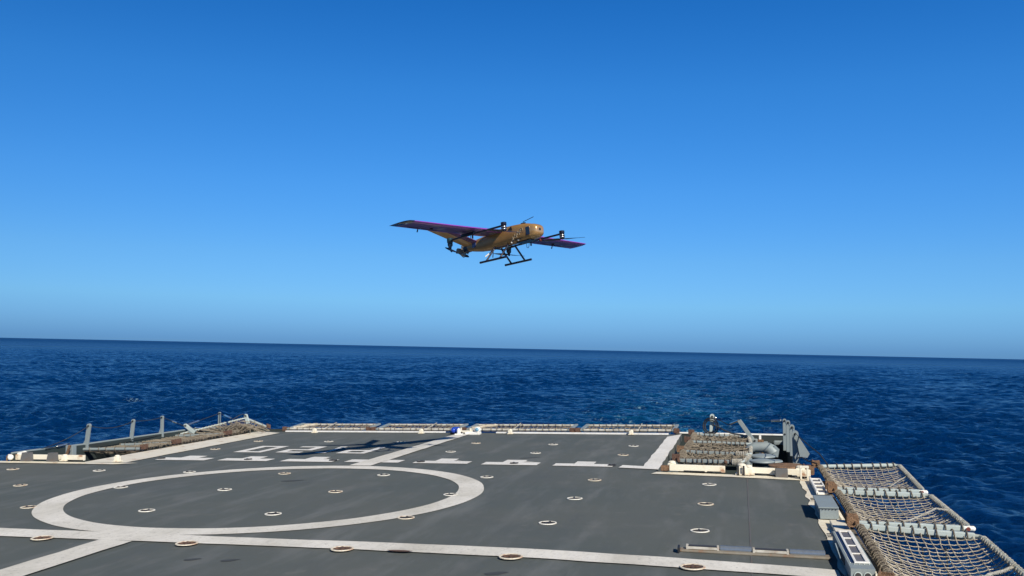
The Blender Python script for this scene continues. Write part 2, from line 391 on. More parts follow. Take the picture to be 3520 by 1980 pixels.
    n3 = N(nt, 'ShaderNodeTexNoise', Scale=.06, Detail=6, Roughness=.6, Distortion=.3); nt.links.new(mp.outputs[0], n3.inputs['Vector'])
    bp3 = N(nt, 'ShaderNodeBump', Strength=.35, Distance=4.5); nt.links.new(n3.outputs[0], bp3.inputs['Height']); nt.links.new(bp3.outputs[0], bp2.inputs['Normal']); nt.links.new(bp2.outputs[0], bp.inputs['Normal'])
    nt.links.new(bp.outputs[0], b.inputs['Normal'])
    return o
build_sea()

# ------------------------------------------------------------------ the setting: flight deck and its paint
XR, XL, XAR, XAL, YSTEP, YST = 1.12, -14.05, -1.38, -12.15, 15.35, 21.95
def drape(bm, dz):
    for xc in np.arange(-3.5, 1.2, .45):
        bmesh.ops.bisect_plane(bm, geom=bm.verts[:]+bm.edges[:]+bm.faces[:], plane_co=(xc,0,0), plane_no=(1,0,0))
    for v in bm.verts: v.co.z += zdeck(v.co.x)+dz
mb = MB()
outline = [(XL,-6,0),(XR,-6,0),(XR,YSTEP,0),(XAR,YSTEP,0),(XAR,YST,0),(XAL,YST,0),(XAL,YSTEP,0),(XL,YSTEP,0)]
# convex pieces so that cuts stay clean
for q in ([(XL,-6),(XR,-6),(XR,YSTEP),(XL,YSTEP)], [(XAL,YSTEP),(XAR,YSTEP),(XAR,YST),(XAL,YST)]):
    mb.prism([(x,y,-.14) for x, y in q], (0,0,.14))
drape(mb.bm, 0)
deck = mb.build('flight_deck', M['deck']); deck['kind'] = 'structure'

LV = [0]
def sheet(name, polys, mat, dz, rough_edge=.0, parent=deck, label=None):
    mb = MB()
    for p in polys:
        q = []
        n = len(p)
        for i in range(n):
            a, b = V((p[i][0], p[i][1], 0)), V((p[(i+1)%n][0], p[(i+1)%n][1], 0))
            L = (b-a).length; k = max(1, int(L/.16)) if rough_edge else 1
            nrm = V((-(b-a).y, (b-a).x, 0)).normalized()
            for j in range(k):
                c = a.lerp(b, j/k)
                if rough_edge and j: c += nrm*rough_edge*noise.noise(c*2.3+V((0,0,dz*900)))*1.6
                q.append(c)
        mb.poly(q)
    bmesh.ops.triangulate(mb.bm, faces=mb.bm.faces[:])
    drape(mb.bm, dz)
    o = mb.build(name, mat, parent)
    for p in o.data.polygons: pass
    if label: o['label'] = label
    return o
# landing circle
cx, cy, ro_, ri_ = -6.6275, 12.3515, 3.064, 2.70
mb = MB(); n = 160
vo = []; vi = []
for k in range(n):
    a = 2*math.pi*k/n; jo = .012*noise.noise(V((math.cos(a)*5, math.sin(a)*5, 0))); ji = .012*noise.noise(V((math.cos(a)*5, math.sin(a)*5, 9)))
    vo.append(mb.bm.verts.new((cx+(ro_+jo)*math.cos(a), cy+(ro_+jo)*math.sin(a), 0))); vi.append(mb.bm.verts.new((cx+(ri_+ji)*math.cos(a), cy+(ri_+ji)*math.sin(a), 0)))
for k in range(n): mb.bm.faces.new((vo[k], vo[(k+1)%n], vi[(k+1)%n], vi[k]))
for v in mb.bm.verts: v.co.z = zdeck(v.co.x)+.008
mb.build('circle_marking', M['mark'], deck)
# athwart line, centreline, broken bars, digits
sheet('cross_line_marking', [[(-14.05,9.36),(-8.5,9.34),(-5.16,9.29),(-2.23,9.27),(.23,9.16),(.80,9.12),(.80,8.78),(-.02,8.80),(-2.19,8.88),(-4.9,8.93),(-8.13,8.92),(-14.05,8.92)]], M['mark'], .012, .012)
sheet('centreline_marking', [[(-6.83,-5.9),(-6.40,-5.9),(-6.42,8.90),(-6.83,8.90)], [(-6.76,15.42),(-6.36,15.42),(-6.32,21.52),(-6.66,21.52)]], M['mark'], .016, .012)
for i, (x0, x1, y0, y1, stub) in enumerate(((-10.98,-9.92,15.88,16.26,(-10.66,-10.27,16.58)), (-9.66,-8.64,15.90,16.26,(-9.34,-8.97,16.60)), (-8.36,-7.33,15.90,16.27,(-8.03,-7.68,16.65)),
        (-7.10,-6.05,15.94,16.32,None), (-5.77,-4.75,15.91,16.26,(-5.45,-5.11,16.63)), (-4.48,-3.48,15.85,16.21,(-4.17,-3.80,16.56)), (-3.20,-2.17,15.82,16.15,(-2.87,-2.53,16.47)))):
    ps = [[(x0,y0),(x1,y0),(x1,y1),(x0,y1)]]
    if stub: ps = [[(x0,y0),(x1,y0),(x1,y1),(stub[1],y1),(stub[1],stub[2]),(stub[0],stub[2]),(stub[0],y1),(x0,y1)]]
    sheet('bar_marking', ps, M['mark_clean'], .009, .010)
Mg = M['mark_clean']
sheet('digit_marking', [[(-10.12,17.26),(-9.94,17.46),(-9.94,18.29),(-10.12,18.48)], [(-10.12,18.48),(-9.94,18.29),(-9.66,18.29),(-9.49,18.48)], [(-9.49,18.48),(-9.66,18.29),(-9.66,17.45),(-9.50,17.26)], [(-9.50,17.26),(-9.66,17.45),(-9.94,17.46),(-10.12,17.26)]], Mg, .010)
def rects(*rs): return [[(a,c),(b,c),(b,d),(a,d)] for a, b, c, d in rs]
sheet('digit_marking', rects((-9.16,-8.60,18.29,18.47),(-8.77,-8.60,17.90,18.29),(-9.20,-8.60,17.73,17.90),(-9.20,-9.03,17.48,17.73),(-9.20,-8.66,17.30,17.48)), Mg, .010)
sheet('digit_marking', [[(-8.33,17.27),(-8.10,17.27),(-8.12,17.45),(-8.33,17.45)], [(-8.17,17.45),(-8.12,17.45),(-8.14,18.50),(-8.30,18.50)]], Mg, .010)
sheet('letter_marking', rects((-7.41,-7.26,17.27,18.47),(-7.87,-7.41,17.27,17.45),(-7.87,-7.71,17.45,17.71),(-7.87,-7.41,17.71,17.88)), Mg, .010)
# edge strips
sheet('edge_strip_marking', [[(-1.66,15.95),(-1.38,15.95),(-1.38,21.94),(-1.66,21.25)], [(-2.05,15.72),(-1.38,15.62),(-1.38,15.95),(-2.02,16.06)]], M['mark_clean'], .013, .014)
sheet('edge_strip_marking', [[(-12.13,15.36),(-11.25,15.40),(-11.30,21.50),(-12.1,21.9)]], M['cream'], .013, .012)
sheet('edge_strip_marking', [[(.82,-5.9),(XR,-5.9),(XR,15.34),(.82,15.20)]], M['cream'], .007, .035)
sheet('edge_strip_marking', [[(-1.45,15.10),(.82,15.02),(.82,15.34),(-1.38,15.34)]], M['cream'], .010, .012)
sheet('edge_strip_marking', [[(-14.04,15.08),(-11.30,15.10),(-10.95,15.34),(-14.04,15.34)]], M['cream'], .013, .01)
# seams and repairs in the coating
sheet('weld_seam', [[(.03,-5.9),(.045,-5.9),(.045,15.0),(.03,15.0)]], M['darkgrey'], .003)
for (px_, py_, w, h) in ((1006,1653,.26,.07),(1826,1574,.30,.05),(660,1924,.12,.045),(790,1927,.13,.05),(1705,1972,.16,.06),(860,1562,.22,.04)):
    c = at(px_, py_); sheet('dark_patch', [[(c.x+w*.6*math.cos(a)*(1+.2*math.sin(3*a)), c.y+h*math.sin(a)+.3*w*math.cos(a)) for a in np.linspace(0, 6.0, 14)]], M['patch'], .004)
c = at(1376, 1899); sheet('rust_patch', [[(c.x+.13*math.cos(a)*(1+.15*math.sin(5*a)), c.y-.02+.035*math.sin(a)) for a in np.linspace(0, 6.0, 16)]], M['rust'], .022)

# hull below the flight deck, and the lower mooring deck either side of the narrow stern deck
mb = MB()
mb.prism([(XL+.1,-40,-7.5),(XR-.12,-40,-7.5),(XR-.12,YSTEP-.12,-7.5),(XL+.1,YSTEP-.12,-7.5)], (0,0,7.28))
mb.prism([(XAL+.1,YSTEP-.12,-2.4),(XAR-.1,YSTEP-.12,-2.4),(XAR-.1,YST-.1,-2.4),(XAL+.1,YST-.1,-2.4)], (0,0,2.24))
mb.prism([(XL+.1,YSTEP-.12,-7.5),(XR-.12,YSTEP-.12,-7.5),(XR-.35,22.3,-7.5),(XL+.35,22.3,-7.5)], (0,0,5.06))
hull = mb.build('ship_hull', M['hull']); hull['kind'] = 'structure'
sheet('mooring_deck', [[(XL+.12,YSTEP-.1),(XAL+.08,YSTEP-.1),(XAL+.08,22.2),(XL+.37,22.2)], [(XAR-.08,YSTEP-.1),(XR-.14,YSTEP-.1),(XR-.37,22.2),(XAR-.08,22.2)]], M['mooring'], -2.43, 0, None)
o = bpy.data.objects['mooring_deck']; o['kind'] = 'structure'

# ------------------------------------------------------------------ tie-down cups
TIE = {
 'in the nearest row by the long white line': ([(145,1855.2),(642.2,1873.8),(1176.3,1892.6),(1756,1920),(2381,1956)], 1),
 'in the second nearest row': ([(98.5,1744.5),(504.2,1756.4),(938.7,1767.9),(1395.4,1780.8),(1882.6,1799.3),(2406,1826.2)], 0),
 'in the third nearest row': ([(70,1669.4),(415,1676),(772.2,1684.4),(1153.2,1691.4),(1549.8,1701.5),(1975.6,1714.8),(2425.6,1734.3)], 0),
 'in the row at the circle far rim': ([(44.4,1613.8),(340.7,1618.7),(651,1623.6),(977.8,1628.8),(1318.2,1634.1),(1673.1,1641.1),(2043.7,1651.5),(2437.8,1666.6)], 0),
 'in the row on the white bars': ([(555,1578),(853,1581.5),(1145,1584.6),(1446.7,1589.3),(1767.7,1594.9),(2104.7,1601.7)], 2),
 'in the row beside the digits': ([(739.8,1544.6),(1549,1553.6),(1840.7,1558.2),(2141.7,1565)], 0),
 'in the farthest row': ([(888,1517.4),(1129.8,1518.5),(1378.3,1520.3),(1636,1524.4),(1901.3,1528.7),(2177.7,1534)], 0)}
ORD = ['first','second','third','fourth','fifth','sixth','seventh','eighth']
for phrase, (pts, style) in TIE.items():
    for i, p in enumerate(pts):
        c = at(*p); z = zdeck(c.x)+(.0175 if style else .004)
        look = {0: 'white rimmed tie-down cup', 1: 'rusty tie-down cup', 2: 'thin dark tie-down cup'}[style]
        t = thing('tie_down', '%s, %s from left %s' % (look, ORD[i], phrase), 'tie-down', (c.x, c.y, z), 'tie-down cups sunk in the flight deck')
        big = 1.12 if style == 1 else 1
        if style != 2:
            MB().lathe((c.x,c.y,z), [(.106*big,.0),(.104*big,.007),(.088*big,.008),(.084*big,.001)], n=28).build('rim', M['rim_old' if style == 1 or i % 3 == 0 else 'rim'], t)
            MB().lathe((c.x,c.y,z), [(.085*big,.0),(.085*big,.003),(.02,.002)], n=24).build('cup', M['rust_dark' if style == 1 else 'cup'], t)
        else: MB().lathe((c.x,c.y,z), [(.078,.0),(.076,.004),(.02,.003)], n=24).build('cup', M['cup'], t)
        a = random.uniform(0, 3); k = V((math.cos(a), math.sin(a), 0)); mb = MB()
        mb.beam(V((c.x,c.y,z+.007))-k*.07, V((c.x,c.y,z+.007))+k*.07, .022, .010, bev=.002)
        k2 = V((-k.y, k.x, 0)); mb.beam(V((c.x,c.y,z+.0065))-k2*.07, V((c.x,c.y,z+.0065))+k2*.07, .02, .008, bev=.002)
        mb.build('cross_bar', M['rust'] if style == 1 else M['cup'], t)

# ------------------------------------------------------------------ safety nets
def lashings(mb, a, b, r, spacing, jitter=.3, th=.008, sq=False, n=0):
    # one cord: a turn round the tube, then a run along its underside to the next turn
    a, b = V(a), V(b); d = (b-a).normalized(); L = (b-a).length; x = V((0,0,1)).cross(d).normalized(); y = d.cross(x)
    s = .02; pts = []
    while s < L-.05:
        sp = spacing*random.uniform(1-jitter, 1+jitter); w = random.uniform(.2, .4)*spacing
        for k in range(9):
            an = -math.pi/2 + 2*math.pi*k/8
            pts.append(a + d*(s+w*k/8) + (x*math.cos(an)+y*math.sin(an))*(r*1.2+th*.6))
        s += sp
    mb.tube(pts, th, 5)
def netting(mb, A, B, Cc, D, sag, nu, nv, r=.0075, knot=.016, mess=.012, edge=.10, power=.6, skew=0.0):
    # A inner-far, B outer-far, Cc outer-near, D inner-near ; u inner->outer, v far->near
    P = {}
    for i in range(nu+1):
        for j in range(nv+1):
            u = i/nu; v = j/nv
            p = (A.lerp(B, u)).lerp(D.lerp(Cc, u), v)
            w = (math.sin(math.pi*v)**power)*(math.sin(math.pi*min(1, u**(1-skew)))**power if 0 < u < 1 else 0)
            p = p + V((0,0,-sag*w))
            if 0 < i < nu and 0 < j < nv: p += V((random.uniform(-1,1), random.uniform(-1,1), random.uniform(-.6,.6)))*mess
            P[i,j] = p
    for j in range(0, nv+1):
        pts = []
        for i in range(nu+1):
            pts.append(P[i,j])
            if i < nu: pts.append((P[i,j]+P[i+1,j])/2+V((0,0,-.006)))
        if 0 < j < nv: mb.tube(pts, r, 4, cap=False)
    for i in range(1, nu):
        mb.tube([P[i,j] for j in range(nv+1)], r, 4, cap=False)
    for i in range(1, nu):
        for j in range(1, nv): mb.knot(P[i,j], knot)
def rope_roll(mb, a, b, r, bumps=.3, step=.035):
    a, b = V(a), V(b); L = (b-a).length; n = int(L/step); pts = []; rr = []
    for i in range(n+1):
        p = a.lerp(b, i/n); p += V((noise.noise(p*5), 0, noise.noise(p*5+V((3,3,3)))))*.012
        pts.append(p); rr.append(r*(1+bumps*(.6*math.sin(i*1.9)+noise.noise(p*11))*.6))
    mb.tube(pts, rr, 8)
def hinge(parent, c, dirx, mat='rust_tan', s=1.0):
    c = V(c); d = V(dirx).normalized(); y = V((0,0,1)).cross(d); mb = MB(); z = V((0,0,1))
    mb.box(c+z*.0, (.11*s, .15*s, .014), (d,y,z), .003)
    for k in (-1, 1): mb.box(c+y*k*.055*s+z*.05*s, (.13*s, .014, .10*s), (d,y,z), .003)
    mb.box(c-d*.05*s+z*.06*s, (.016, .12*s, .11*s), (d,y,z), .003)
    mb.tube([c-y*.09*s+z*.05*s+d*.03*s, c+y*.09*s+z*.05*s+d*.03*s], .014*s, 8)
    mb.build('hinge_bracket', M[mat], parent)
def net(label, Ai, Bo, Co, Di, sag=.3, nu=9, nv=18, square=(True, True), outer_r=.021, tips=None, group='safety nets around the flight deck', roll=.036, hmat='rust_tan', mess=.012, hs=1.0, edge_rope=True, both=(True,True), sk=0.0, knotr=.0130, rr=.0058, lash=.13, pw=.060, rail=True, pm='pole', nm='rope'):
    Ai, Bo, Co, Di = V(Ai), V(Bo), V(Co), V(Di)
    t = thing('safety_net', label, 'safety net', (Ai+Di)/2, group)
    for k, (a, b, on) in enumerate(((Ai, Bo, both[0]), (Di, Co, both[1]))):
        if not on: continue
        mb = MB(); d = (b-a).normalized()
        if square[k]: mb.beam(a, b, pw, pw, bev=.010)
        else: mb.tube([a.lerp(b, q/6) for q in range(7)], .034, 10)
        pole = mb.build('pole', M[pm], t, smooth=not square[k])
        mb = MB(); lashings(mb, a+d*.12, b, .038 if square[k] else .034, lash, sq=False); mb.build('lashing', M['rope_old'], pole)
        # thinner rail carried below the pole
        if rail:
          mb = MB(); off = V((0, -.06 if k else .05, -.045)); mb.tube([a+off+d*.1, b+off-d*.02], .02, 8); mb.build('side_rail', M['pole'], t, smooth=True)
        hinge(t, a-d*.02, d, hmat, hs)
    mb = MB(); cor = .06
    dA, dC = (Bo-Ai).normalized(), (Co-Di).normalized(); e = (Co-Bo).normalized()
    mb.tube([Bo-dA*.02, Bo+dA*cor*.7+e*.02, Bo+dA*cor+e*.06] + [(Bo+dA*cor).lerp(Co+dC*cor, q/12) for q in range(1, 12)] + [Co+dC*cor-e*.06, Co+dC*cor*.7-e*.02, Co-dC*.02], outer_r, 10)
    ob = mb.build('outer_tube', M['pole'], t, smooth=True)
    mb = MB(); lashings(mb, Bo+dA*cor+e*.1, Co+dC*cor-e*.1, outer_r, .085, .2, .007); mb.build('lashing', M['rope_white'], ob)
    if edge_rope:
        mb = MB(); rope_roll(mb, Ai+dA*.05+e*.05, Di+dC*.05-e*.05, roll); rb = mb.build('edge_rope', M['rope_old'], t, smooth=True)
        mb = MB(); lashings(mb, Ai+dA*.05+e*.07, Di+dC*.05-e*.07, roll*.95, .10, .4, .007); mb.build('lashing', M['rope_mid'], rb)
    mb = MB(); netting(mb, Ai+dA*.07, Bo+dA*cor, Co+dC*cor, Di+dC*.07, sag, nu, nv, mess=mess, skew=sk, knot=knotr, r=rr); mb.build('netting', M[nm], t)
    return t
GRP = 'safety nets around the flight deck'
# right side of the main deck
n1 = net('farthest of the three big rope nets beside the right deck edge', atY(*c8(285,207),16.45), atY(*c8(1150,192),16.45), atY(*c8(1420,485),13.9), atY(*c8(445,455),13.9), .15, 12, 21, (False, True))
n2 = net('middle rope net beside the grey deck-edge box, between two pale poles', atY(*c8(470,482),13.55), atY(*c8(1480,522),13.55), atY(*c8(1915,888),11.32), atY(*c8(690,832),11.32), .17, 13, 21, (True, True))
n3 = net('nearest rope net in the bottom right corner beside the long light housing', atY(*c8(700,858),10.92), atY(*c8(2030,972),10.92), V((2.34,8.42,-.10)), V((1.17,8.66,-.07)), .19, 14, 24, (True, True))
for q, t_ in ((c8(1470,490), n1), (c8(1985,893), n2)):
    Y_ = 13.9 if t_ is n1 else 11.32
    p = atY(*q, Y_); mb = MB(); mb.tube([p+V((-.07,0,0)), p+V((.02,0,0))], .030, 10); mb.ball(p+V((.022,0,0)), .031, 10); mb.build('white_tip', M['white'], t_, smooth=True)
    mb = MB(); mb.lathe(p+V((-.03,-.036,.0)), [(.022,0),(.022,.012)], (0,-1,.3), 12); mb.build('red_stud', M['rust_red'], t_)
# support cables under nets and loose white lines laid over them
def line(name, label, pts, r, mat, cat='rope', group=None, n=6):
    pts = [V(p) for p in pts]; mb = MB(); mb.tube(pts, r, n); return tag(mb.build(name, mat, loc=pts[0], smooth=True), label, cat, group)
def twisted(name, label, pts, r, cat='rope'):
    pts = [V(p) for p in pts]; mb = MB(); m = 0; path = []
    for i in range(len(pts)-1):
        k = max(2, int((pts[i+1]-pts[i]).length/.012))
        path += [pts[i].lerp(pts[i+1], j/k) for j in range(k)]
    for ph in (0, 2.09, 4.19):
        q = []
        for j, p in enumerate(path):
            d = (path[min(j+1, len(path)-1)]-path[max(j-1, 0)]).normalized(); x = d.cross(V((0,0,1))).normalized(); y = d.cross(x)
            q.append(p+(x*math.cos(j*.55+ph)+y*math.sin(j*.55+ph))*r*.55)
        mb.tube(q, r*.6, 5)
    return tag(mb.build(name, M['rope_white'], loc=pts[0], smooth=True), label, cat)
a = atY(*c8(2450,1320),9.6); b = atY(*c8(2190,1405),9.1)
twisted('lanyard', 'twisted white line tied to the outer tube of the nearest net', [a+V((.03,.02,.03)), a, a.lerp(b,.4)+V((0,0,-.01)), b, b+V((-.35,-.35,-.1))], .016, 'rope')
twisted('lanyard', 'pale line crossing the middle net diagonally to a knot on its outer tube', [atY(*c8(1740,690),12.3), atY(*c8(1600,670),12.3), atY(*c8(1480,730),12.1), atY(*c8(1340,790),11.8), atY(*c8(1225,825),11.5)], .011)
twisted('lanyard', 'thin line across the outer end of the farthest big net', [atY(*c8(1275,315),15.4), atY(*c8(1180,370),15.0), atY(*c8(1070,445),14.3)], .008)
for i, (x0, x1, yy, lab) in enumerate(((1.3, 2.2, 10.6, 'two stay wires hanging below the nearest net'), (1.4, 2.1, 13.2, 'stay wire hanging below the middle net'))):
    mb = MB()
    for q in np.linspace(x0+.25, x1-.2, 3): mb.tube([(q, yy, -.12), (q+.04, yy-.15, -1.2), (q-.12, yy-.3, -2.2)], .009, 5)
    tag(mb.build('stay_wire', M['wire'], loc=(x0, yy, -.12)), lab, 'wire')

# nets swung out over the lower deck, on the right of the narrow stern deck
P = [(atY(*o7(600,400),21.3), atY(*o7(1395,435),21.3)), (atY(*o7(545,512),19.4), atY(*o7(1420,545),19.4)), (atY(*o7(440,655),17.7), atY(*o7(1410,700),17.7)), (atY(*o7(375,785),16.35), atY(*o7(1290,812),16.35))]
labs = ['farthest of the three bunched nets right of the narrow stern deck', 'middle of the three bunched nets right of the narrow stern deck', 'nearest bunched net, by the cream step edge, with white rope turns on its poles']
for k in range(3):
    (a, b), (d_, c_) = P[k], P[k+1]
    e = V((0,.05,0))
    t = net(labs[k], a-e*(1 if k else 0), b-e*(1 if k else 0), c_+e*.6, d_+e*.6, .10, 9, 12, (k == 2, k >= 1), .022, roll=.05, hmat='rust' if k % 2 == 0 else 'rust_tan', mess=.035, hs=1.0, both=(k == 0, True), knotr=.02, rr=.010, lash=.10, pw=.058, rail=False, pm='post_grey', nm='rope_mid')
    mb = MB()                                   # slack rope bunched inside
    for q in range(30):
        v = random.uniform(.1, .9); u0 = random.uniform(0, .6); u1 = min(1, u0+random.uniform(.25, .5))
        p0 = a.lerp(b, u0).lerp(d_.lerp(c_, u0), v); p1 = a.lerp(b, u1).lerp(d_.lerp(c_, u1), min(.95, max(.05, v+random.uniform(-.25,.25))))
        m_ = (p0+p1)/2 + V((random.uniform(-.1,.1), random.uniform(-.15,.15), 0))
        zj = lambda: V((0,0,random.uniform(-.14,.03))); mb.tube([p0+zj(), p0.lerp(m_,.5)+zj(), m_+zj(), p1.lerp(m_,.5)+zj(), p1+zj()], .011, 5)
    mb.build('slack_rope', M['rope_mid'], t)
    if k == 2:
        for pp, w0, w1 in ((P[2][1], -.19, .0), (P[3][1], -.10, .04)):
            mb = MB()
            for q in np.linspace(w0, w1, 7): mb.tube([pp+V((q+.01*math.cos(an), .052*math.cos(an), .052*math.sin(an))) for an in np.linspace(0, 5.5, 9)], .011, 5, closed=True)
            mb.build('white_rope_turns', M['rope_white'], t, smooth=True)
        for q in (o7(395,790), o7(1090,812)):
            p = atY(*q, 16.30); mb = MB(); mb.ball(p, .035, 10); mb.build('end_cap', M['rust'], t, smooth=True)

# nets along the stern
st = [o5(235,175), o5(1215,175), o5(2215,180), o6(1215,195), o6(2370,200)]
SP = [atY(*p, 22.02) for p in st]
SP = [V((p.x, 22.02, .02)) for p in SP]
sl = ['stern net at the left end of the far deck edge', 'stern net between the second hinge group and the blue lamps', 'stern net just right of the blue lamps', 'stern net at the right end of the far deck edge']
for k in range(4):
    a, b = SP[k]+V((.14,0,.05)), SP[k+1]-V((.14,0,-.05))
    t = thing('safety_net', sl[k], 'safety net', (a+b)/2, GRP)
    up = V((0, .78, .045))
    mb = MB(); mb.tube([a.lerp(b,q/10)+V((0,0,.015*noise.noise(V((q,k,0))))) for q in range(11)], .028, 8); near = mb.build('inner_tube', M['rail_dull'], t, smooth=True)
    mb = MB(); lashings(mb, a, b, .028, .17); mb.build('lashing', M['rope_old'], near)
    mb = MB(); mb.tube([(a+up).lerp(b+up,q/10)+V((0,0,.02*noise.noise(V((q,k,5))))) for q in range(11)], .026, 8); far = mb.build('outer_tube', M['rail_dull'], t, smooth=True)
    mb = MB(); lashings(mb, a+up, b+up, .026, .17); mb.build('lashing', M['rope_old'], far)
    for p in (a, b):
        mb = MB(); mb.beam(p+V((0,-.05,.0)), p+up+V((.04,0,.02)), .08, .04, bev=.01); mb.build('pole', M['post_grey'], t)
    for p in (a-V((.07,0,0)), b+V((.07,0,0))): hinge(t, p+V((0,.0,-.05)), (0,1,0), 'rust', .95)
    mb = MB(); netting(mb, a+V((0,0,0)), a+up, b+up, b, .06, 5, 22, mess=.03, r=.008, knot=.013); mb.build('netting', M['rope_mid'], t)
    mb = MB(); 
    if k in (0, 2):
        q0 = a.lerp(b, .02)+up*.25; q1 = a.lerp(b,.20)+up*1.0
        rope_roll(mb, q0, q1, .035); mb.build('bunched_netting', M['rope'], t, smooth=True)
    else: mb.bm.free()
    m0 = a.lerp(b, .62 if k % 2 else .45)
    mb = MB(); mb.tube([m0+up*.1, m0+up*1.0+V((.02,0,.05))], .012, 6); mb.build('hook_line', M['rope_white'], t)

# nets left of the stern deck
XE = -12.28
hl = [at(440,1550), at(589,1530), at(771,1499), at(940,1474)]
outs = [(398-150,1545), (398,1530), (596,1499), (800,1462)]
ll = ['nearest of the bunched nets left of the narrow stern deck', 'middle of the bunched nets left of the narrow stern deck', 'net at the far left corner bulging above the stern edge']
for k in range(3):
    Yn, Yf = hl[k].y, hl[k+1].y
    inn_n = V((XE, Yn, .04)); inn_f = V((XE, Yf, .04))
    on = atY(*outs[k], Yn); of = atY(*outs[k+1], Yf)
    if k == 2: of = atY(850, 1440, Yf-.3)
    t = net(ll[k], inn_f+V((-.02,-.05,0)), of, on, inn_n+V((-.02,.05,0)), .14, 7, 13, (False, False), .018, roll=.034, hmat='rust', mess=.05, hs=.9, knotr=.018, rr=.009, lash=.2, rail=False, pm='post_grey', nm='rope_mid')
    mb = MB()
    for q in range(18):
        v = random.uniform(.05, .95); p0 = inn_f.lerp(inn_n, v); p1 = of.lerp(on, min(1, max(0, v+random.uniform(-.3,.3))))
        mb.tube([p0+V((0,0,.02)), p0.lerp(p1,.3)+V((0,0,.05*random.random())), p0.lerp(p1,.6)+V((0,random.uniform(-.2,.2),-.05)), p1], .013, 5)
    mb.build('slack_rope', M['rope_mid'], t)
# lump of netting at the corner
mb = MB(); cA = at(880,1470)
for q in range(22):
    a0 = random.uniform(-.7,.5); pts = []
    for s_ in np.linspace(0, math.pi, 8): pts.append(V((-12.35+a0*.8+.12*math.cos(q+s_), 21.6+.35*math.cos(s_)*(1 if q%2 else .6), .02+.19*math.sin(s_)*math.cos(a0*1.2)*random.uniform(.8,1.1))))
    mb.tube(pts, .009, 5)
for q in range(5):
    z_ = .05+.05*q; mb.tube([V((-12.85+s_*1.2, 21.45+.18*math.sin(q+s_*4), z_*math.sin(s_*math.pi)+.05)) for s_ in np.linspace(0,1,12)], .010, 5)
tag(mb.build('netting_bundle', M['rope_mid'], loc=(-12.2,21.6,0)), 'mound of knotted netting heaped at the far left deck corner', 'net')
# beginning of the left main deck net
net('net at the left edge of the picture beyond the rusty hinge', V((-14.2,15.15,.02)), V((-15.4,15.15,.02)), V((-15.4,12.7,.02)), V((-14.2,12.7,.02)), .25, 9, 15, hmat='rust', hs=1.2)

# ------------------------------------------------------------------ bulwarks, guard stanchions
def plate(mb, a, b, zt_a, zt_b, zb, th=.05):
    a, b = V(a), V(b); d = (b-a).normalized(); nrm = V((-d.y, d.x, 0))*th/2
    mb.loft([[(a.x-nrm.x,a.y-nrm.y,zb),(a.x+nrm.x,a.y+nrm.y,zb),(a.x+nrm.x,a.y+nrm.y,zt_a),(a.x-nrm.x,a.y-nrm.y,zt_a)], [(b.x-nrm.x,b.y-nrm.y,zb),(b.x+nrm.x,b.y+nrm.y,zb),(b.x+nrm.x,b.y+nrm.y,zt_b),(b.x-nrm.x,b.y-nrm.y,zt_b)]])
sc = atY(*o7(1190,388),22.2); sc2 = atY(*o7(1960,418),22.2)
t = thing('bulwark', 'dark green-grey bulwark behind the right-hand lower deck', 'bulwark', (sc2.x, 22.2, -2.4))
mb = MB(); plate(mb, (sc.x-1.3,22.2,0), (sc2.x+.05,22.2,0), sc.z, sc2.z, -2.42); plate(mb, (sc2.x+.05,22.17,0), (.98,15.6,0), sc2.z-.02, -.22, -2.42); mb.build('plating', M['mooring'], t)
mb = MB(); mb.beam((sc.x-1.3,22.2,sc.z+.015), (sc2.x+.05,22.2,sc2.z+.015), .09, .03); mb.build('top_rail', M['white'], t)
bx = atY(*o7(1600,420),21.9).x
mb = MB(); mb.beam((bx,22.0,sc.z-.02), (bx,22.0,-.75), .05, .05, up=(1,0,0)); mb.box((bx-.45,22.0,-.62), (.9,.05,.04)); mb.build('frame_rib', M['white'], t)
mb = MB(); mb.box((bx-.18,21.95,-.14), (.42,.05,.05)); mb.box((bx+.05,21.95,-.30), (.05,.05,.36)); mb.box((bx-.1,21.95,-.48), (.32,.05,.05)); mb.build('rusty_frame', M['rust_tan'], t)
for (x_, y_, w_, h_) in ((760,0,.36,.12),):
    p = atY(*o7(1660,520),22.1); mb = MB(); mb.box(p, (.16,.03,.05), None, .01); mb.build('freeing_port', M['grey'], t)
    p = atY(*o7(1890,520),22.1); mb = MB(); mb.box(p, (.26,.03,.10), None, .03); mb.build('freeing_port', M['grey'], t)

def stanchion(label, base, top, w=.085, holes=True, foot=True, mat='pole', cat='stanchion'):
    base, top = V(base), V(top); t = thing('stanchion', label, cat, base, 'guard rail stanchions on the lower deck')
    d = (top-base).normalized(); y = V((0,1,0)); x = y.cross(d).normalized(); y = d.cross(x); mb = MB(); L = (top-base).length
    mb.box((base+top)/2, (w, .05, L), (x,y,d), .008)
    mb.tube([top-y*.025, top+y*.025], w/2, 16); mb.build('post', M[mat], t)
    if holes:
        for h in ((.0, .45) if L > .6 else (.0,)):
            c = top-d*(h*L+.005); mb = MB(); mb.lathe(c-y*.028, [(.020,-.004),(.020,.003)], y, 12); mb.build('wire_eye', M['black'], t)
    if foot:
        mb = MB(); mb.prism([base-x*w*1.6-y*.02, base+x*w*.6-y*.02, base+x*w*.5+d*.22-y*.02, base-x*w*.5+d*.22-y*.02], y*.035); mb.build('foot', M['grey'], t)
    return t
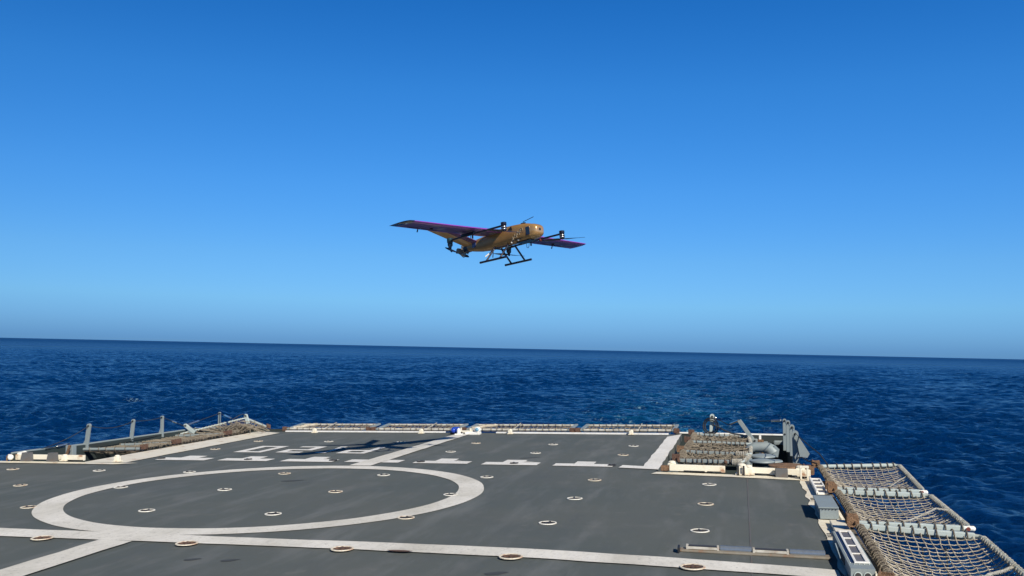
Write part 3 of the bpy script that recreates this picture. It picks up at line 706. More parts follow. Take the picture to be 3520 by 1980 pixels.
# right: four in a row seen almost end on
Ys = [20.4, 19.0, 17.6, 16.3]
tops = [o7(1960,195), o7(2012,222), o7(2070,290), o7(2118,388)]; bots = [o7(1970,640), o7(2020,660), o7(2080,720), o7(2135,860)]
words = ['farthest', 'second farthest', 'second nearest', 'nearest']
RT = []
for k in range(4):
    tp = atY(*tops[k], Ys[k]); bt = atY(*bots[k], Ys[k]); RT.append(tp)
    stanchion('%s of the four pale stanchions lined up beyond the right lower deck' % words[k], bt, tp, (.075,.080,.088,.105)[k], mat='post_grey', foot=False)
mb = MB(); p = [atY(*q, 16.15) for q in (o7(2125,400), o7(2175,440), o7(2335,690), o7(2300,748), o7(2190,735))]
tag(MB().prism([q+V((0,.02,0)) for q in p], (0,.05,0)).build('gusset_plate', M['post_grey'], loc=p[0]), 'pale triangular plate sloping down to the right behind the nearest right stanchion', 'plate')
p = [atY(*q, 16.1) for q in (o7(2150,665), o7(2182,735), o7(2135,840), o7(2110,730))]
tag(MB().prism(p, (0,.03,0)).build('pointed_bracket', M['grey'], loc=p[0]), 'small kite-shaped grey bracket under the nearest right stanchion', 'bracket')
line('guard_wire', 'dark guard wire running down outboard from the nearest right stanchion', [RT[3]+V((0,-.04,0)), atY(*o7(2330,570),15.9), atY(*o7(2480,690),15.6), atY(*c8(400,180),15.4)], .009, M['wire'], 'wire')
line('guard_wire', 'dark guard wire sagging between the right row of stanchions and the deck corner', [RT[3]+V((-.02,-.05,-.4)), atY(*o7(2220,740),15.9), atY(*o7(2300,790),15.7), atY(*o7(2440,830),15.6)], .011, M['wire'], 'wire')
mb = MB()
for k in range(3): mb.tube(arc(RT[k], RT[k+1], .05), .007, 5)
tag(mb.build('guard_wire', M['wire'], loc=RT[0]), 'guard wire threaded through the four lined-up right stanchions', 'wire')
# upright stanchion with the hoop, leaning davit arm, turnbuckles between them
tp = atY(*o7(893,130),22.0); bt = atY(*o7(878,330),22.0)
stanchion('upright stanchion standing in a heap of netting behind the bunched nets', bt+V((0,0,-.25)), tp, .10)
mb = MB(); hc = atY(*o7(872,280),21.9)
for rr_ in (.17, .13): mb.tube([hc+V((rr_*math.cos(a), .02*math.sin(3*a), rr_*1.1*math.sin(a))) for a in np.linspace(0, 5.9, 16)], .016, 6, closed=True)
tag(mb.build('hose_coil', M['black'], loc=hc, smooth=True), 'black hose coil hung around the upright stanchion behind the bunched nets', 'hose')
mb = MB()
for q in range(26):
    x0 = random.uniform(-.55,.55); pk = .42*math.exp(-(x0/.3)**2)
    mb.tube([hc+V((x0*1.2,0,-.62)), hc+V((x0*.8,-.1,-.45+pk*.4)), hc+V((x0*.3,-.05,-.28+pk*.3))], .011, 5)
for z_ in (.35,.45,.55): mb.tube([hc+V((s_*z_*1.25, -.12, -z_+.03*math.cos(9*s_))) for s_ in np.linspace(-1,1,12)], .011, 5)
tag(mb.build('netting_bundle', M['rope_mid'], loc=hc), 'cone of netting gathered at the foot of the hose coil', 'net')
a0 = atY(*o7(1290,192),21.2); a1 = atY(*o7(1500,490),21.2)
t = thing('leaning_arm', 'pale grey arm leaning left above the dark lower deck', 'arm', a1)
MB().beam(a1, a0, .09, .06, up=(0,1,0)).build('arm', M['post_grey'], t)
mb = MB(); mb.box(a1+V((-.02,-.05,-.02)), (.22,.05,.13), None, .02); mb.build('foot_plate', M['post_grey'], t)
mb = MB(); mb.lathe(a1+V((.03,-.09,0)), [(.02,0),(.02,.02)], (0,1,0), 10); mb.lathe(a1+V((-.10,-.09,.0)), [(.015,0),(.015,.02)], (0,1,0), 10); mb.build('bolt', M['black'], t)
def turnbuckle(label, a, b, t0=.35, t1=.8, r=.010):
    a, b = V(a), V(b); t = thing('turnbuckle_line', label, 'guard wire', a)
    MB().tube([a, b], .010, 6).build('wire', M['wire'], t)
    MB().tube([a.lerp(b, t0), a.lerp(b, t0+.02), a.lerp(b, t1-.02), a.lerp(b, t1)], [.012,.024,.024,.012], 8).build('turnbuckle', M['chrome'], t, smooth=True)
m1 = atY(*o7(1130,258),21.6)
turnbuckle('slack guard wire dropping right from the upright stanchion by the bunched nets', tp+V((.05,0,-.03)), m1, .0, .12)
turnbuckle('bright turnbuckle joining the wire to the top of the leaning arm', m1, a0, .2, .95)
turnbuckle('bright rod reaching left from the farthest of the four right stanchions', RT[0]+V((-.05,0,0)), atY(*o7(1550,205),20.8), .02, .42)
line('guard_wire', 'black wire drooping from the hose coil to the bulwark behind the nets', [atY(*o7(900,255),21.8), atY(*o7(985,290),21.8), atY(*o7(1060,335),21.8), atY(*o7(1180,385),21.9), atY(*o7(1350,410),22)], .016, M['wire'], 'wire')
# large grey fairlead arch and bollard caps
yA = 19.0
arch_px = [(1425,900),(1420,800),(1422,710),(1432,650),(1462,605),(1530,588),(1640,590),(1715,605),(1760,635),(1785,672)]
pts = [atY(*o7(*q), yA) for q in arch_px]
mb = MB(); rr_ = [.085,.085,.085,.09,.095,.10,.105,.12,.135,.15]
secs = []
mb.tube(pts, [r*.95 for r in rr_], 20)
t = thing('fairlead', 'large smooth grey fairlead arch beside the bunched nets', 'fairlead', pts[0])
mb.build('arch', M['grey'], t, smooth=True)
p = atY(*o7(1800,660),18.9); MB().prism([p+V((.02,0,.13)), p+V((.11,0,.05)), p+V((.08,0,-.10)), p+V((-.03,0,-.09))], (0,.03,0)).build('end_flange', M['grey'], t)
def bollard(label, px_c, w_px, Y_):
    c = atY(*px_c, Y_); r = w_px/2/F_PX*Y_*1.02
    t = thing('bollard', label, 'bollard', (c.x, Y_, c.z-.6), 'mooring bollards on the lower deck')
    MB().lathe((c.x,Y_,c.z), [(r*.55,-.02),(r*.95,-.015),(r,.0),(r*.97,.02),(r*.5,.04),(.02,.045)], n=32).build('cap', M['grey'], t, smooth=True)
    MB().lathe((c.x,Y_,c.z-.02), [(r*.62,-1.9),(r*.62,0)], n=24).build('barrel', M['mooring'], t, smooth=True)
bollard('oval-topped grey bollard framed by the fairlead arch, the farther one', o7(1635,725), 84, 17.9)
bollard('oval-topped grey bollard just behind the cream step edge, the nearer one', o7(1630,800), 82, 16.6)
c = atY(*o7(1770,800),16.9); tag(MB().lathe(c, [(.15,-.9),(.15,-.02),(.19,0),(.18,.02),(.02,.03)], n=24).build('bollard', M['grey'], loc=c, smooth=True), 'small round bollard cap half hidden right of the nearer oval one', 'bollard')
c = atY(*o7(1990,880),15.7); tag(MB().lathe(c, [(.31,-.5),(.31,-.02),(.28,.03),(.02,.06)], n=32).build('mushroom_vent', M['rust_tan'], loc=c, smooth=True), 'rusty brown dome peeping above the cream step edge', 'vent')

# left lower deck: bulwark rail, stanchions, wires
railp = [(40,1560),(104,1551),(294,1528.6),(555,1491.3),(648,1478.2),(760,1471)]
XB = -13.75
RP = [atX(*p, XB) for p in railp]
t = thing('bulwark', 'dark bulwark with a pale top rail left of the stern deck', 'bulwark', (XB, 18, -2.4))
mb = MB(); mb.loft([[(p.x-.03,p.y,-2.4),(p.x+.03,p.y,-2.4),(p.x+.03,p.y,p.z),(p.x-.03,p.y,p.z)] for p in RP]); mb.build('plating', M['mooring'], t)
mb = MB(); mb.tube([p+V((0,0,.01)) for p in RP], .022, 8); mb.build('top_rail', M['post_grey'], t, smooth=True)
mb = MB(); e = RP[-1]; plate(mb, (XB,e.y,0), (-11.9,e.y+.3,0), e.z-.02, e.z-.05, -2.42); mb.build('plating', M['mooring'], t)
LS = []
for k, (b_, tp_, lab) in enumerate(((o4(792,400), o4(822,170), 'nearest and widest stanchion left of the stern deck'), (o4(1210,312), o4(1230,126), 'second stanchion from the left along the left bulwark'),
        (o4(1493,275), o4(1497,92), 'third stanchion from the left, with a grey foot block'), (o4(2022,205), o4(2026,55), 'tall thin fourth stanchion from the left, alone against the sea'))):
    xx = XB+.02; bt = atX(*b_, xx); tp = atY(*tp_, bt.y+.0); 
    bt2 = V((tp.x, bt.y, bt.z)); LS.append(tp)
    stanchion(lab, atY(*b_, bt.y), tp, .088-.008*k, foot=k in (0, 2), mat='post_grey')
tp = atY(*o4(2268,78),21.8); bt = atY(*o4(2290,150),21.8)
stanchion('short leaning stanchion rising from the netting at the far left corner', bt, tp, .09, foot=False); LS.append(tp)
xa = atX(*o4(1712,168), XB+.05); xb_ = atY(*o4(1800,235), xa.y)
t = stanchion('bent stanchion lying over with bright turnbuckles at its head', xb_, xa, .09, foot=True)
mb = MB(); mb.tube(arc(atX(*o4(330,420),XB)+V((0,0,.05)), LS[0], .06), .008, 5); mb.tube(arc(LS[0], LS[1], .10), .009, 5); mb.tube(arc(LS[1], LS[2], .03), .009, 5)
for k in range(2): mb.tube(arc(LS[k]+V((0,0,-.42)), LS[k+1]+V((0,0,-.42)), .02), .007, 5)
tag(mb.build('guard_wire', M['wire'], loc=LS[0]), 'dark guard wire looped between the three left stanchions', 'wire')
turnbuckle('wire with a pale turnbuckle falling right from the third left stanchion', LS[2], xa+V((-.02,0,-.02)), .42, .62)
turnbuckle('bright turnbuckle on the wire rising to the tall fourth left stanchion', xa, LS[3], .05, .38)
turnbuckle('bright turnbuckle on the wire between the last two left stanchions', LS[3], atY(*o4(2150,108),21.5), .35, .85)
line('guard_wire', 'black wire arching to the short leaning stanchion at the left corner', [atY(*o4(2150,108),21.5), atY(*o4(2200,78),21.6), atY(*o4(2240,62),21.7), LS[4]], .010, M['wire'], 'wire')
turnbuckle('bright turnbuckle lying along the rail beside the bent stanchion', atX(*o4(1790,192),XB+.1), atX(*o4(1880,195),XB+.1), .05, .9)
turnbuckle('white turnbuckle lying on the left rail near the cream coaming', atX(*o4(420,385),XB+.05), atX(*o4(640,335),XB+.05), .45, .9)
p = atY(*o4(655,395),16.6); tag(MB().box(p, (.17,.12,.20), None, .01).build('grey_cabinet', M['grey'], loc=p), 'small grey cabinet between the rusty strut and the nearest left stanchion', 'cabinet')
p = atY(*o4(633,395),16.4); tag(MB().beam(p-V((.05,0,.12)), p+V((.03,0,.10)), .05, .04).build('rusty_strut', M['rust_tan'], loc=p), 'rust orange strut behind the cream coaming on the left', 'strut')

# ------------------------------------------------------------------ cream coamings along the step
def coaming(label, x0, x1, y, ztop, slots, mat='cream'):
    t = thing('coaming', label, 'coaming', ((x0+x1)/2, y, zdeck(x1)), 'cream coamings along the step in the deck')
    zc = lambda x: zdeck(x)
    mb = MB(); mb.beam((x0,y,zc(x0)+.025+ztop/2), (x1,y,zc(x1)+.025+ztop/2), .07, ztop, bev=.008); mb.build('rail', M[mat], t)
    for a, b in slots:
        mb = MB(); mb.beam((a,y-.037,zc(a)+.035), (b,y-.037,zc(b)+.035), .006, .014, bev=0); mb.build('slot', M['black'], t)
    return t
coaming('left cream coaming with rust stains, left of the stern deck', -13.9, -12.2, 15.45, .105, [(-13.4,-12.9),(-12.75,-12.2)])
coaming('right cream coaming below the bunched nets, with orange rust blotches', -1.18, -.30, 15.42, .105, [(-.95,-.62),(-.58,-.36)])
coaming('right cream coaming in front of the bollards', -.02, 1.0, 15.40, .105, [(.05,.38),(.50,.72)])
def fixture(label, c, s=1.0, mat='cream', cat='deck light', group='small fittings along the deck edge'):
    c = V(c); t = thing('deck_edge_fitting', label, cat, c, group)
    mb = MB(); mb.box(c+V((0,0,.05*s)), (.11*s,.09*s,.10*s), None, .018*s); mb.box(c+V((0,0,.008)), (.15*s,.13*s,.016), None, .004); mb.build('housing', M[mat], t)
    mb = MB(); mb.lathe(c+V((0,0,.10*s)), [(.048*s,0),(.046*s,.014*s),(.03*s,.024*s),(.01,.026*s)], n=16); mb.build('cap', M['cream'], t, smooth=True)
    return t
def on(px_, Y_):                                   # standing on the deck at a given distance
    p = atY(*px_, Y_); return V((p.x, Y_, zdeck(p.x)+.02))
fixture('cream capped fitting at the left end of the right-hand coaming', on(o7(300,860),15.5), 1.25)
p = on(o7(230,870),15.45); tag(MB().box(p+V((-.02,0,.04)), (.17,.10,.09), None, .015).build('rusty_box', M['rust_tan'], loc=p), 'small rusty box at the corner between stern deck and step', 'box')
t = fixture('cream clamp with two dark straps over the right-hand coaming gap', on(o7(1330,880),15.35), 1.35)
mb = MB(); q = on(o7(1310,880),15.27); 
for k in (-.035,.05): mb.box(q+V((k,-.02,.06)), (.028,.02,.17), None, .005)
mb.build('strap', M['black'], t)
fixture('cream box right of the strapped clamp on the coaming', on(o7(1430,880),15.36), 1.2)
p = on(o7(1915,925),15.28); tag(MB().box(p+V((0,0,.055)), (.19,.10,.14), None, .012).build('brown_block', M['darkgrey'], loc=p), 'dark brown square block on the right-hand coaming', 'block')
fixture('white capped fitting near the right corner of the step', on(o7(2190,885),15.45), 1.3)
p = on(o7(2250,930),15.15); t = thing('bell_bracket', 'yellowed open bracket at the right corner of the step', 'bracket', p)
mb = MB(); [mb.box(p+V((k,0,.09)), (.025,.08,.18), None, .004) for k in (-.05,.05)]; mb.box(p+V((0,0,.18)), (.14,.09,.03), None, .004); mb.build('frame', M['cream'], t)
p2 = on(o7(2310,860),15.6); t = thing('hinge_block', 'rusty tan hinge block at the right corner of the step', 'hinge', p2); hinge(t, p2+V((0,0,.02)), (1,0,0), 'rust_tan', 1.3)
for q, lab, s_ in ((L3(1195,345), 'rust-streaked cream fitting on the left coaming, nearest the dark blocks', 1.0), (L3(2165,350), 'rust-streaked cream fitting at the right end of the left coaming', 1.0)):
    fixture(lab, on(q,15.42), s_)
for q, lab, w_ in ((L3(495,365), 'larger dark grey block, left one of two on the left coaming', .125), (L3(967,375), 'smaller dark grey block, right one of two on the left coaming', .11)):
    p = on(q, 15.36); tag(MB().prism([p+V((-w_*.9,-.05,-.01)), p+V((w_*.9,-.05,-.01)), p+V((w_*.75,-.05,.16)), p+V((-w_*.55,-.05,.16))], (0,.1,0)).build('dark_block', M['darkgrey'], loc=p), lab, 'block')
p = on(L3(180,360),15.3); t = thing('deck_lamp', 'round white lamp on a rusty stalk at the far left', 'lamp', p)
MB().ball(p+V((.02,0,.07)), .055, 12).build('globe', M['white'], t, smooth=True); MB().beam(p+V((-.06,0,0)), p+V((-.05,0,.10)), .03, .03).build('stalk', M['rust_tan'], t)
p = on(L3(430,310),15.5); t = thing('deck_lamp', 'white rounded lamp behind the larger dark grey block', 'lamp', p)
mb = MB(); mb.tube([p+V((-.16,0,.08)), p+V((.03,0,.11))], [.05,.06], 12); mb.ball(p+V((.03,0,.11)), .06, 12); mb.build('globe', M['white'], t, smooth=True)

# stern edge: cream kerb pieces, small fittings, blue lamps
mb = MB(); k_ = []
def kerb(label, x0, x1, y=21.78, h=.035):
    t = MB(); t.beam((x0,y,zdeck(x0)+.012+h/2), (x1,y,zdeck(x1)+.012+h/2), .10, h, bev=.006); return tag(t.build('stern_kerb', M['mark_clean'], loc=((x0+x1)/2,y,0)), label, 'kerb', 'white kerb pieces along the stern edge')
kerb('white stern kerb piece left of the blue lamps', atY(*o5(270,205),21.78).x, atY(*o5(2030,215),21.78).x)
kerb('white stern kerb piece right of the blue lamps', atY(*o6(350,225),21.78).x, atY(*o6(2250,255),21.78).x, 21.72)
for q, lab in ((o5(585,205), 'tiny cream fitting on the left part of the stern kerb'), (o5(1765,218), 'small cream box just left of the blue lamps on the stern kerb'), (o6(495,235), 'small cream fitting right of the white camera lamp'), (o6(1835,258), 'small white fitting near the right end of the stern kerb')):
    fixture(lab, V((atY(*q,21.6).x, 21.6, .01)), .9)
p = V((atY(*o5(2150,215),21.5).x, 21.5, .0)); t = thing('twin_lamp', 'pair of glossy blue round lamps at the head of the centreline', 'lamp', p)
for s_ in (-1, 1):
    mb = MB(); mb.ball(p+V((s_*.058,-.03,.10)), .062, 18, (1,1,1.15)); mb.build('blue_dome', M['blue_lens'], t, smooth=True)
mb = MB(); mb.box(p+V((0,.03,.03)), (.28,.14,.05), None, .02); mb.build('base', M['black'], t)
mb = MB(); mb.box(p+V((0,.05,.16)), (.12,.05,.03), None, .01); mb.build('bracket', M['blue_lens'], t)
p = V((atY(*o5(2390,205),21.5).x, 21.5, .0)); t = thing('camera_lamp', 'white ring lamp with a pale blue lens right of the blue pair', 'lamp', p)
mb = MB(); mb.lathe(p+V((0,0,.11)), [(.065,0),(.080,.015),(.080,.05),(.06,.08)], (0.1,-1,.15), 20); mb.build('ring', M['white'], t, smooth=True)
mb = MB(); mb.ball(p+V((0,-.065,.12)), .050, 14); mb.build('lens', M['pale_lens'], t, smooth=True)
mb = MB(); mb.box(p+V((-.12,.02,.03)), (.36,.2,.07), None, .02); mb.build('base', M['white'], t)
p = V((atY(*o5(2280,205),21.55).x, 21.6, .0)); tag(MB().box(p+V((-.06,0,.06)), (.34,.06,.05), None, .01).box(p+V((-.18,0,.08)), (.03,.05,.14), None, .005).box(p+V((.06,0,.08)), (.03,.05,.12), None, .005).build('cleat', M['cream'], loc=p), 'cream bar cleat between the blue lamps and the white camera lamp', 'cleat')
p = at(1577,1497); tag(MB().box(p+V((0,0,.03)), (.17,.15,.03), None, .01).lathe(p+V((0,0,.04)), [(.045,0),(.04,.10),(.015,.13)], n=14).build('beacon', M['white'], loc=p, smooth=False), 'small white beacon standing on the end of the centreline', 'beacon')

# ------------------------------------------------------------------ right deck edge: gutter, boxes, lights
t = thing('edge_gutter', 'brown-grey gutter plate between the cream strip and the rope roll', 'gutter', (XR, 12, -.2))
MB().prism([(XR,8,-.16),(XR+.075,8,-.16),(XR+.075,15.3,-.16),(XR,15.3,-.16)], (0,0,.06)).build('plate', worn_paint('gutter_paint', (.16,.14,.11), .8, (.08,.06,.04), .4, .7, 4), t)
mb = MB()
for y in np.arange(8.2, 15.0, .095):
    if random.random() < .8: mb.box((XR-.015, y, zdeck(XR)+.028), (.035, random.uniform(.03,.06), .02), None, .003)
mb.box((XR-.012, 11.6, zdeck(XR)+.018), (.02, 7.0, .01)); mb.build('chipped_paint_lip', M['cream'], t)
def hexa(lo, hi):                               # eight corner box from two quads
    mb = MB(); mb.loft([[V(p) for p in lo], [V(p) for p in hi]]); return mb
zb = zdeck(.95)+.02
# plain box with overhanging lid
t = thing('deck_edge_box', 'plain blue-grey box with a lid beside the middle net', 'box', (1.0,12.2,zb))
bl = [V((.93,11.72,zb)), V((1.17,11.72,zb)), V((1.17,12.6,zb)), V((.93,12.6,zb))]
tl = atY(*c8(318,662),11.70); tr_ = atY(*c8(525,672),11.70); fl_ = atY(*c8(262,549),12.62); fr_ = atY(*c8(430,556),12.62)
hgt = tl.z-zb
body = [V((tl.x,11.72,zb)), V((tr_.x,11.72,zb)), V((tr_.x,12.6,zb)), V((tl.x,12.6,zb))]
top = [p+V((0,0,hgt-.012)) for p in body]
hexa(body, top).build('body', M['grey'], t)
mb = MB(); mb.box(((tl.x+tr_.x)/2-.008, 12.16, zb+hgt), (tr_.x-tl.x+.02, .91, .016), None, .004); mb.build('lid', M['grey'], t)
mb = MB()
for q in np.linspace(0,1,5): mb.ball((tl.x+.03+q*(tr_.x-tl.x-.06), 11.712, zb+hgt-.02), .006, 6)
mb.build('bolts', M['cup'], t)
# long housing with four lights in its top
x0, x1, ztop, yn, yf = .872, 1.075, .050, 8.72, 10.40
t = thing('light_housing', 'long grey light housing with four dark windows beside the nearest net', 'light housing', ((x0+x1)/2, 10, zb))
hexa([(x0,yn,zb),(x1,yn,zb),(x1,yf,zb),(x0,yf,zb)], [(x0,yn,ztop),(x1,yn,ztop),(x1,yf,ztop),(x0,yf,ztop)]).build('body', M['grey'], t)
fx0, fx1 = .925, 1.055; ys_, ye_ = yn+.22, yf-.02
mb = MB(); wth = .022
mb.box(((fx0+wth/2), (ys_+ye_)/2, ztop+.008), (wth, ye_-ys_, .014), None, .003); mb.box((fx1-.016, (ys_+ye_)/2, ztop+.008), (.032, ye_-ys_, .014), None, .003)
nb = 4; cell = (ye_-ys_)/nb
for k in range(nb+1): mb.box(((fx0+fx1)/2, ys_+k*cell, ztop+.0085), (fx1-fx0, .04 if k in (0, nb) else .014, .012), None, .003)
mb.build('white_frame', M['white'], t)
for k in range(nb): MB().box(((fx0+fx1)/2-.005, ys_+(k+.5)*cell, ztop+.003), (fx1-fx0-wth*2-.01, cell-.03, .005)).build('window', M['window'], t)
MB().box((fx0-.022, (ys_+ye_)/2, ztop+.003), (.020, ye_-ys_, .005)).build('dark_gap', plain('navy_gap', (.01,.012,.05), .5), t)
mb = MB()
for y in np.arange(ys_, ye_, .05): mb.ball((x0+.018, y, ztop+.002), .008, 6); mb.ball((x1-.015, y, ztop+.002), .006, 6)
for x in np.linspace(x0+.05, x1-.03, 4): mb.ball((x, yn+.17, ztop+.002), .007, 6)
mb.build('bolts', M['pole'], t)
for k in (.29, .68):
    xc = x0+k*(x1-x0); mb = MB(); mb.lathe((xc,yn-.004,ztop-.058), [(.034,0),(.034,.006),(.028,.007)], (0,-1,0), 24); mb.build('port_ring', M['pole'], t)
    mb = MB(); mb.lathe((xc,yn-.0095,ztop-.058), [(.026,0),(.026,.004)], (0,-1,0), 24); mb.build('port_hole', M['cup'], t)
mb = MB(); mb.beam((x0-.02, yn+1.15, ztop-.018), (x0-.03, yn+.55, ztop-.035), .012, .010); mb.build('side_handle', M['pole'], t)
mb = MB(); mb.box((x0-.003, (yn+yf)/2-.1, ztop-.055), (.006, .5, .06), None, .002); mb.build('side_recess', M['black'], t)
# flush light panel and white tube at the far end
pa, pb, pc, pd = at(*c8(190,318)), at(*c8(272,318)), at(*c8(335,500)), at(*c8(262,500))
t = thing('deck_edge_light', 'low white light panel with four dark windows beside the farthest big net', 'light panel', (1.0,14.3,zb))
ya, yb = 14.95, 13.55; mb = MB(); xx0, xx1 = .965, 1.10
mb.box((xx0-.005,(ya+yb)/2,zb+.03), (.03, ya-yb, .05), None, .006); mb.box((xx1,(ya+yb)/2,zb+.022), (.02, ya-yb, .03), None, .004)
for k in range(5): mb.box(((xx0+xx1)/2, yb+k*(ya-yb)/4, zb+.023), (xx1-xx0, .045, .03), None, .004)
mb.build('white_frame', M['white'], t)
for k in range(4): MB().box(((xx0+xx1)/2, yb+(k+.5)*(ya-yb)/4, zb+.015), (xx1-xx0-.02, (ya-yb)/4-.05, .012)).build('window', M['window'], t)
# raised cream block between the box and the near hinge
tag(MB().box((1.02,11.1,zb+.02), (.17,.72,.04), None, .008).build('pad', M['cream'], loc=(1.02,11.1,zb)), 'flat cream pad between the plain box and the long housing', 'pad')
for q, lab in ((c8(1,1), ''),): pass
for yy, lab in ((10.62, 'dark cable stubs across the cream strip by the long housing'), (13.05, 'dark cable stubs across the cream strip by the plain box')):
    mb = MB()
    for k in range(2): mb.beam((.84, yy+k*.12, zb+.012), (1.05, yy+.02+k*.12, zb+.016), .012, .012, bev=.002)
    tag(mb.build('cable_stub', M['black'], loc=(.9,yy,zb)), lab, 'cable')
# low light bar lying across the deck
A_, B_ = at(2337,1897,.0), at(2856,1925,.0)
t = thing('light_bar', 'long low light bar with rusty base lying across the deck', 'light bar', (A_+B_)/2)
d_ = (B_-A_).normalized(); n_ = V((-d_.y, d_.x, 0)).normalized(); Lb = (B_-A_).length; zz = V((0,0,1))
m_bar = worn_paint('bar_base_paint', (.22,.20,.16), .7, (.15,.10,.06), .4, .65, 5, rust=.5, rust_scale=5, rust_lo=.55)
mb = MB(); mb.box((A_+B_)/2+n_*.05+zz*.014, (Lb, .13, .022), (d_,n_,zz), .008); mb.build('base', m_bar, t)
def seg(a, b, kind):
    p = A_.lerp(B_, a)+n_*.075; q = A_.lerp(B_, b)+n_*.075
    if kind == 'f':
        mb = MB(); w = .085
        for s_ in (-1, 1): mb.box((p+q)/2+n_*s_*w/2+zz*.04, ((q-p).length, .013, .024), (d_,n_,zz), .003)
        for e_ in (p, q): mb.box(e_+zz*.04, (.022, w+.016, .038), (d_,n_,zz), .003)
        f = mb.build('light_frame', M['rail_dull'], t); MB().box((p+q)/2+zz*.050, ((q-p).length-.03, w*.72, .014), (d_,n_,zz)).build('dark_lens', M['cup'], f)
    else: MB().tube([p+zz*.035, q+zz*.035], .034, 12).build('glass_tube', M['blue_tube'], t, smooth=True)
seg(.05,.26,'f'); seg(.275,.485,'t'); seg(.50,.725,'f'); seg(.74,.97,'t')
MB().box(A_+zz*.03-d_*.01, (.02,.15,.05), (d_,n_,zz), .003).build('end_stop', M['black'], t)

# ------------------------------------------------------------------ the drone
DO = V((-3.904, 14.873, 3.901)) + .075*V((.492,.870,-.013))
DM = Matrix(((.868,-.489,.090),(.492,.870,-.013),(-.072,.055,.996))).transposed()    # columns: forward, left wing, up
drone = bpy.data.objects.new('drone', None); C.objects.link(drone); drone.matrix_world = Matrix.Translation(DO) @ DM.to_4x4()
OFF['drone'] = V((0,0,0)); tag(drone, 'copper and purple fixed-wing drone with four lift rotors hovering above the deck', 'drone')
def metal_paint(name, col, col2, rough, coat, scale=6, metal=.3, lo=.4, hi=.7):
    m, nt, b = new_mat(name); tc = N(nt, 'ShaderNodeTexCoord').outputs['Object']
    c = mix(nt, noise_mask(nt, tc, scale, lo, hi, 5), col, col2); nt.links.new(c, b.inputs['Base Color'])
    b.inputs['Roughness'].default_value = rough; b.inputs['Coat Weight'].default_value = coat; b.inputs['Metallic'].default_value = metal; return m
m_cop = metal_paint('copper_paint', (.42,.235,.08), (.33,.18,.065), .42, .4)
m_gold = metal_paint('gold_nose_paint', (.58,.34,.13), (.50,.28,.11), .22, 1.0, metal=.45)
m_pur = metal_paint('purple_wing_skin', (.38,.06,.47), (.31,.045,.39), .35, .6, 8, .2)
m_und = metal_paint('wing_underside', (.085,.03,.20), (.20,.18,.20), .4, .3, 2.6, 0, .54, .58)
m_pur2 = metal_paint('dull_purple', (.10,.02,.11), (.075,.014,.085), .45, .3, 8, .1)
m_drk = plain('carbon', (.008,.008,.022), .35, 0, .3)
m_tip = plain('smoky_tip', (.02,.018,.02), .2, 0, 1)
m_teal = plain('teal_belly_panel', (.015,.045,.06), .3, 0, .5)
m_eng = plain('engine_metal', (.30,.28,.25), .45, .3)
def sec(x, zt, zb_, w, n=28, e=3.2):
    cz, h = (zt+zb_)/2, (zt-zb_)/2; pts = []
    for k in range(n):
        a = 2*math.pi*k/n; c_, s_ = math.cos(a), math.sin(a)
        pts.append((x, w*math.copysign(abs(c_)**(2/e), c_), cz+h*math.copysign(abs(s_)**(2/e), s_)))
    return pts
prof = [(.80,.045,-.200,.128),(.72,.068,-.208,.134),(.60,.082,-.212,.138),(.44,.092,-.208,.138),(.28,.094,-.205,.136),(.10,.088,-.212,.130),(-.06,.072,-.216,.120),(-.22,.050,-.216,.104),(-.40,.028,-.200,.086),(-.56,.012,-.172,.070),(-.70,.0,-.142,.056)]
body = MB().loft([sec(*p) for p in prof[::-1]]).build('fuselage', m_cop, drone, smooth=True)
np_ = [(.945,-.035,-.115,.050),(.94,-.020,-.135,.080),(.925,.000,-.155,.100),(.90,.018,-.172,.114),(.86,.034,-.188,.123),(.803,.046,-.199,.1285)]
MB().loft([sec(*p) for p in np_[::-1]]).build('nose_cone', m_gold, drone, smooth=True)
nose = MB(); nose.box((.944,-.02,-.070), (.012,.045,.040), None, .006); nose.build('nose_camera', M['black'], drone)
for s_ in (-1, 1):
    MB().box((.782, s_*.131, -.075), (.075,.012,.135), None, .005).build('side_window', plain('dark_side_window', (.01,.012,.03), .12, 0, 1), drone)
MB().box((.62,0,-.214), (.30,.17,.012), None, .004).build('belly_panel', m_teal, drone)
mb = MB(); mb.box((.54,-.139,-.18), (.20,.008,.02)); mb.build('side_slot', M['black'], drone)
mb = MB(); mb.tube([(.60,-.02,.09), (.60,-.02,.115), (.84,-.03,.150)], .005, 6); mb.box((.60,-.02,.09), (.09,.03,.02), None, .005); mb.build('antenna', m_drk, drone)
MB().prism([(.44,-.139,.06),(.36,-.139,.015),(.46,-.139,.0)], (0,-.006,0)).build('intake', M['black'], drone)
MB().box((-.50,-.078,-.07), (.085,.012,.095), (V((.985,-.10,0)).normalized(),V((.10,.985,0)).normalized(),V((0,0,1)))).build('blue_emblem', plain('emblem_blue', (.02,.045,.16), .4), drone)
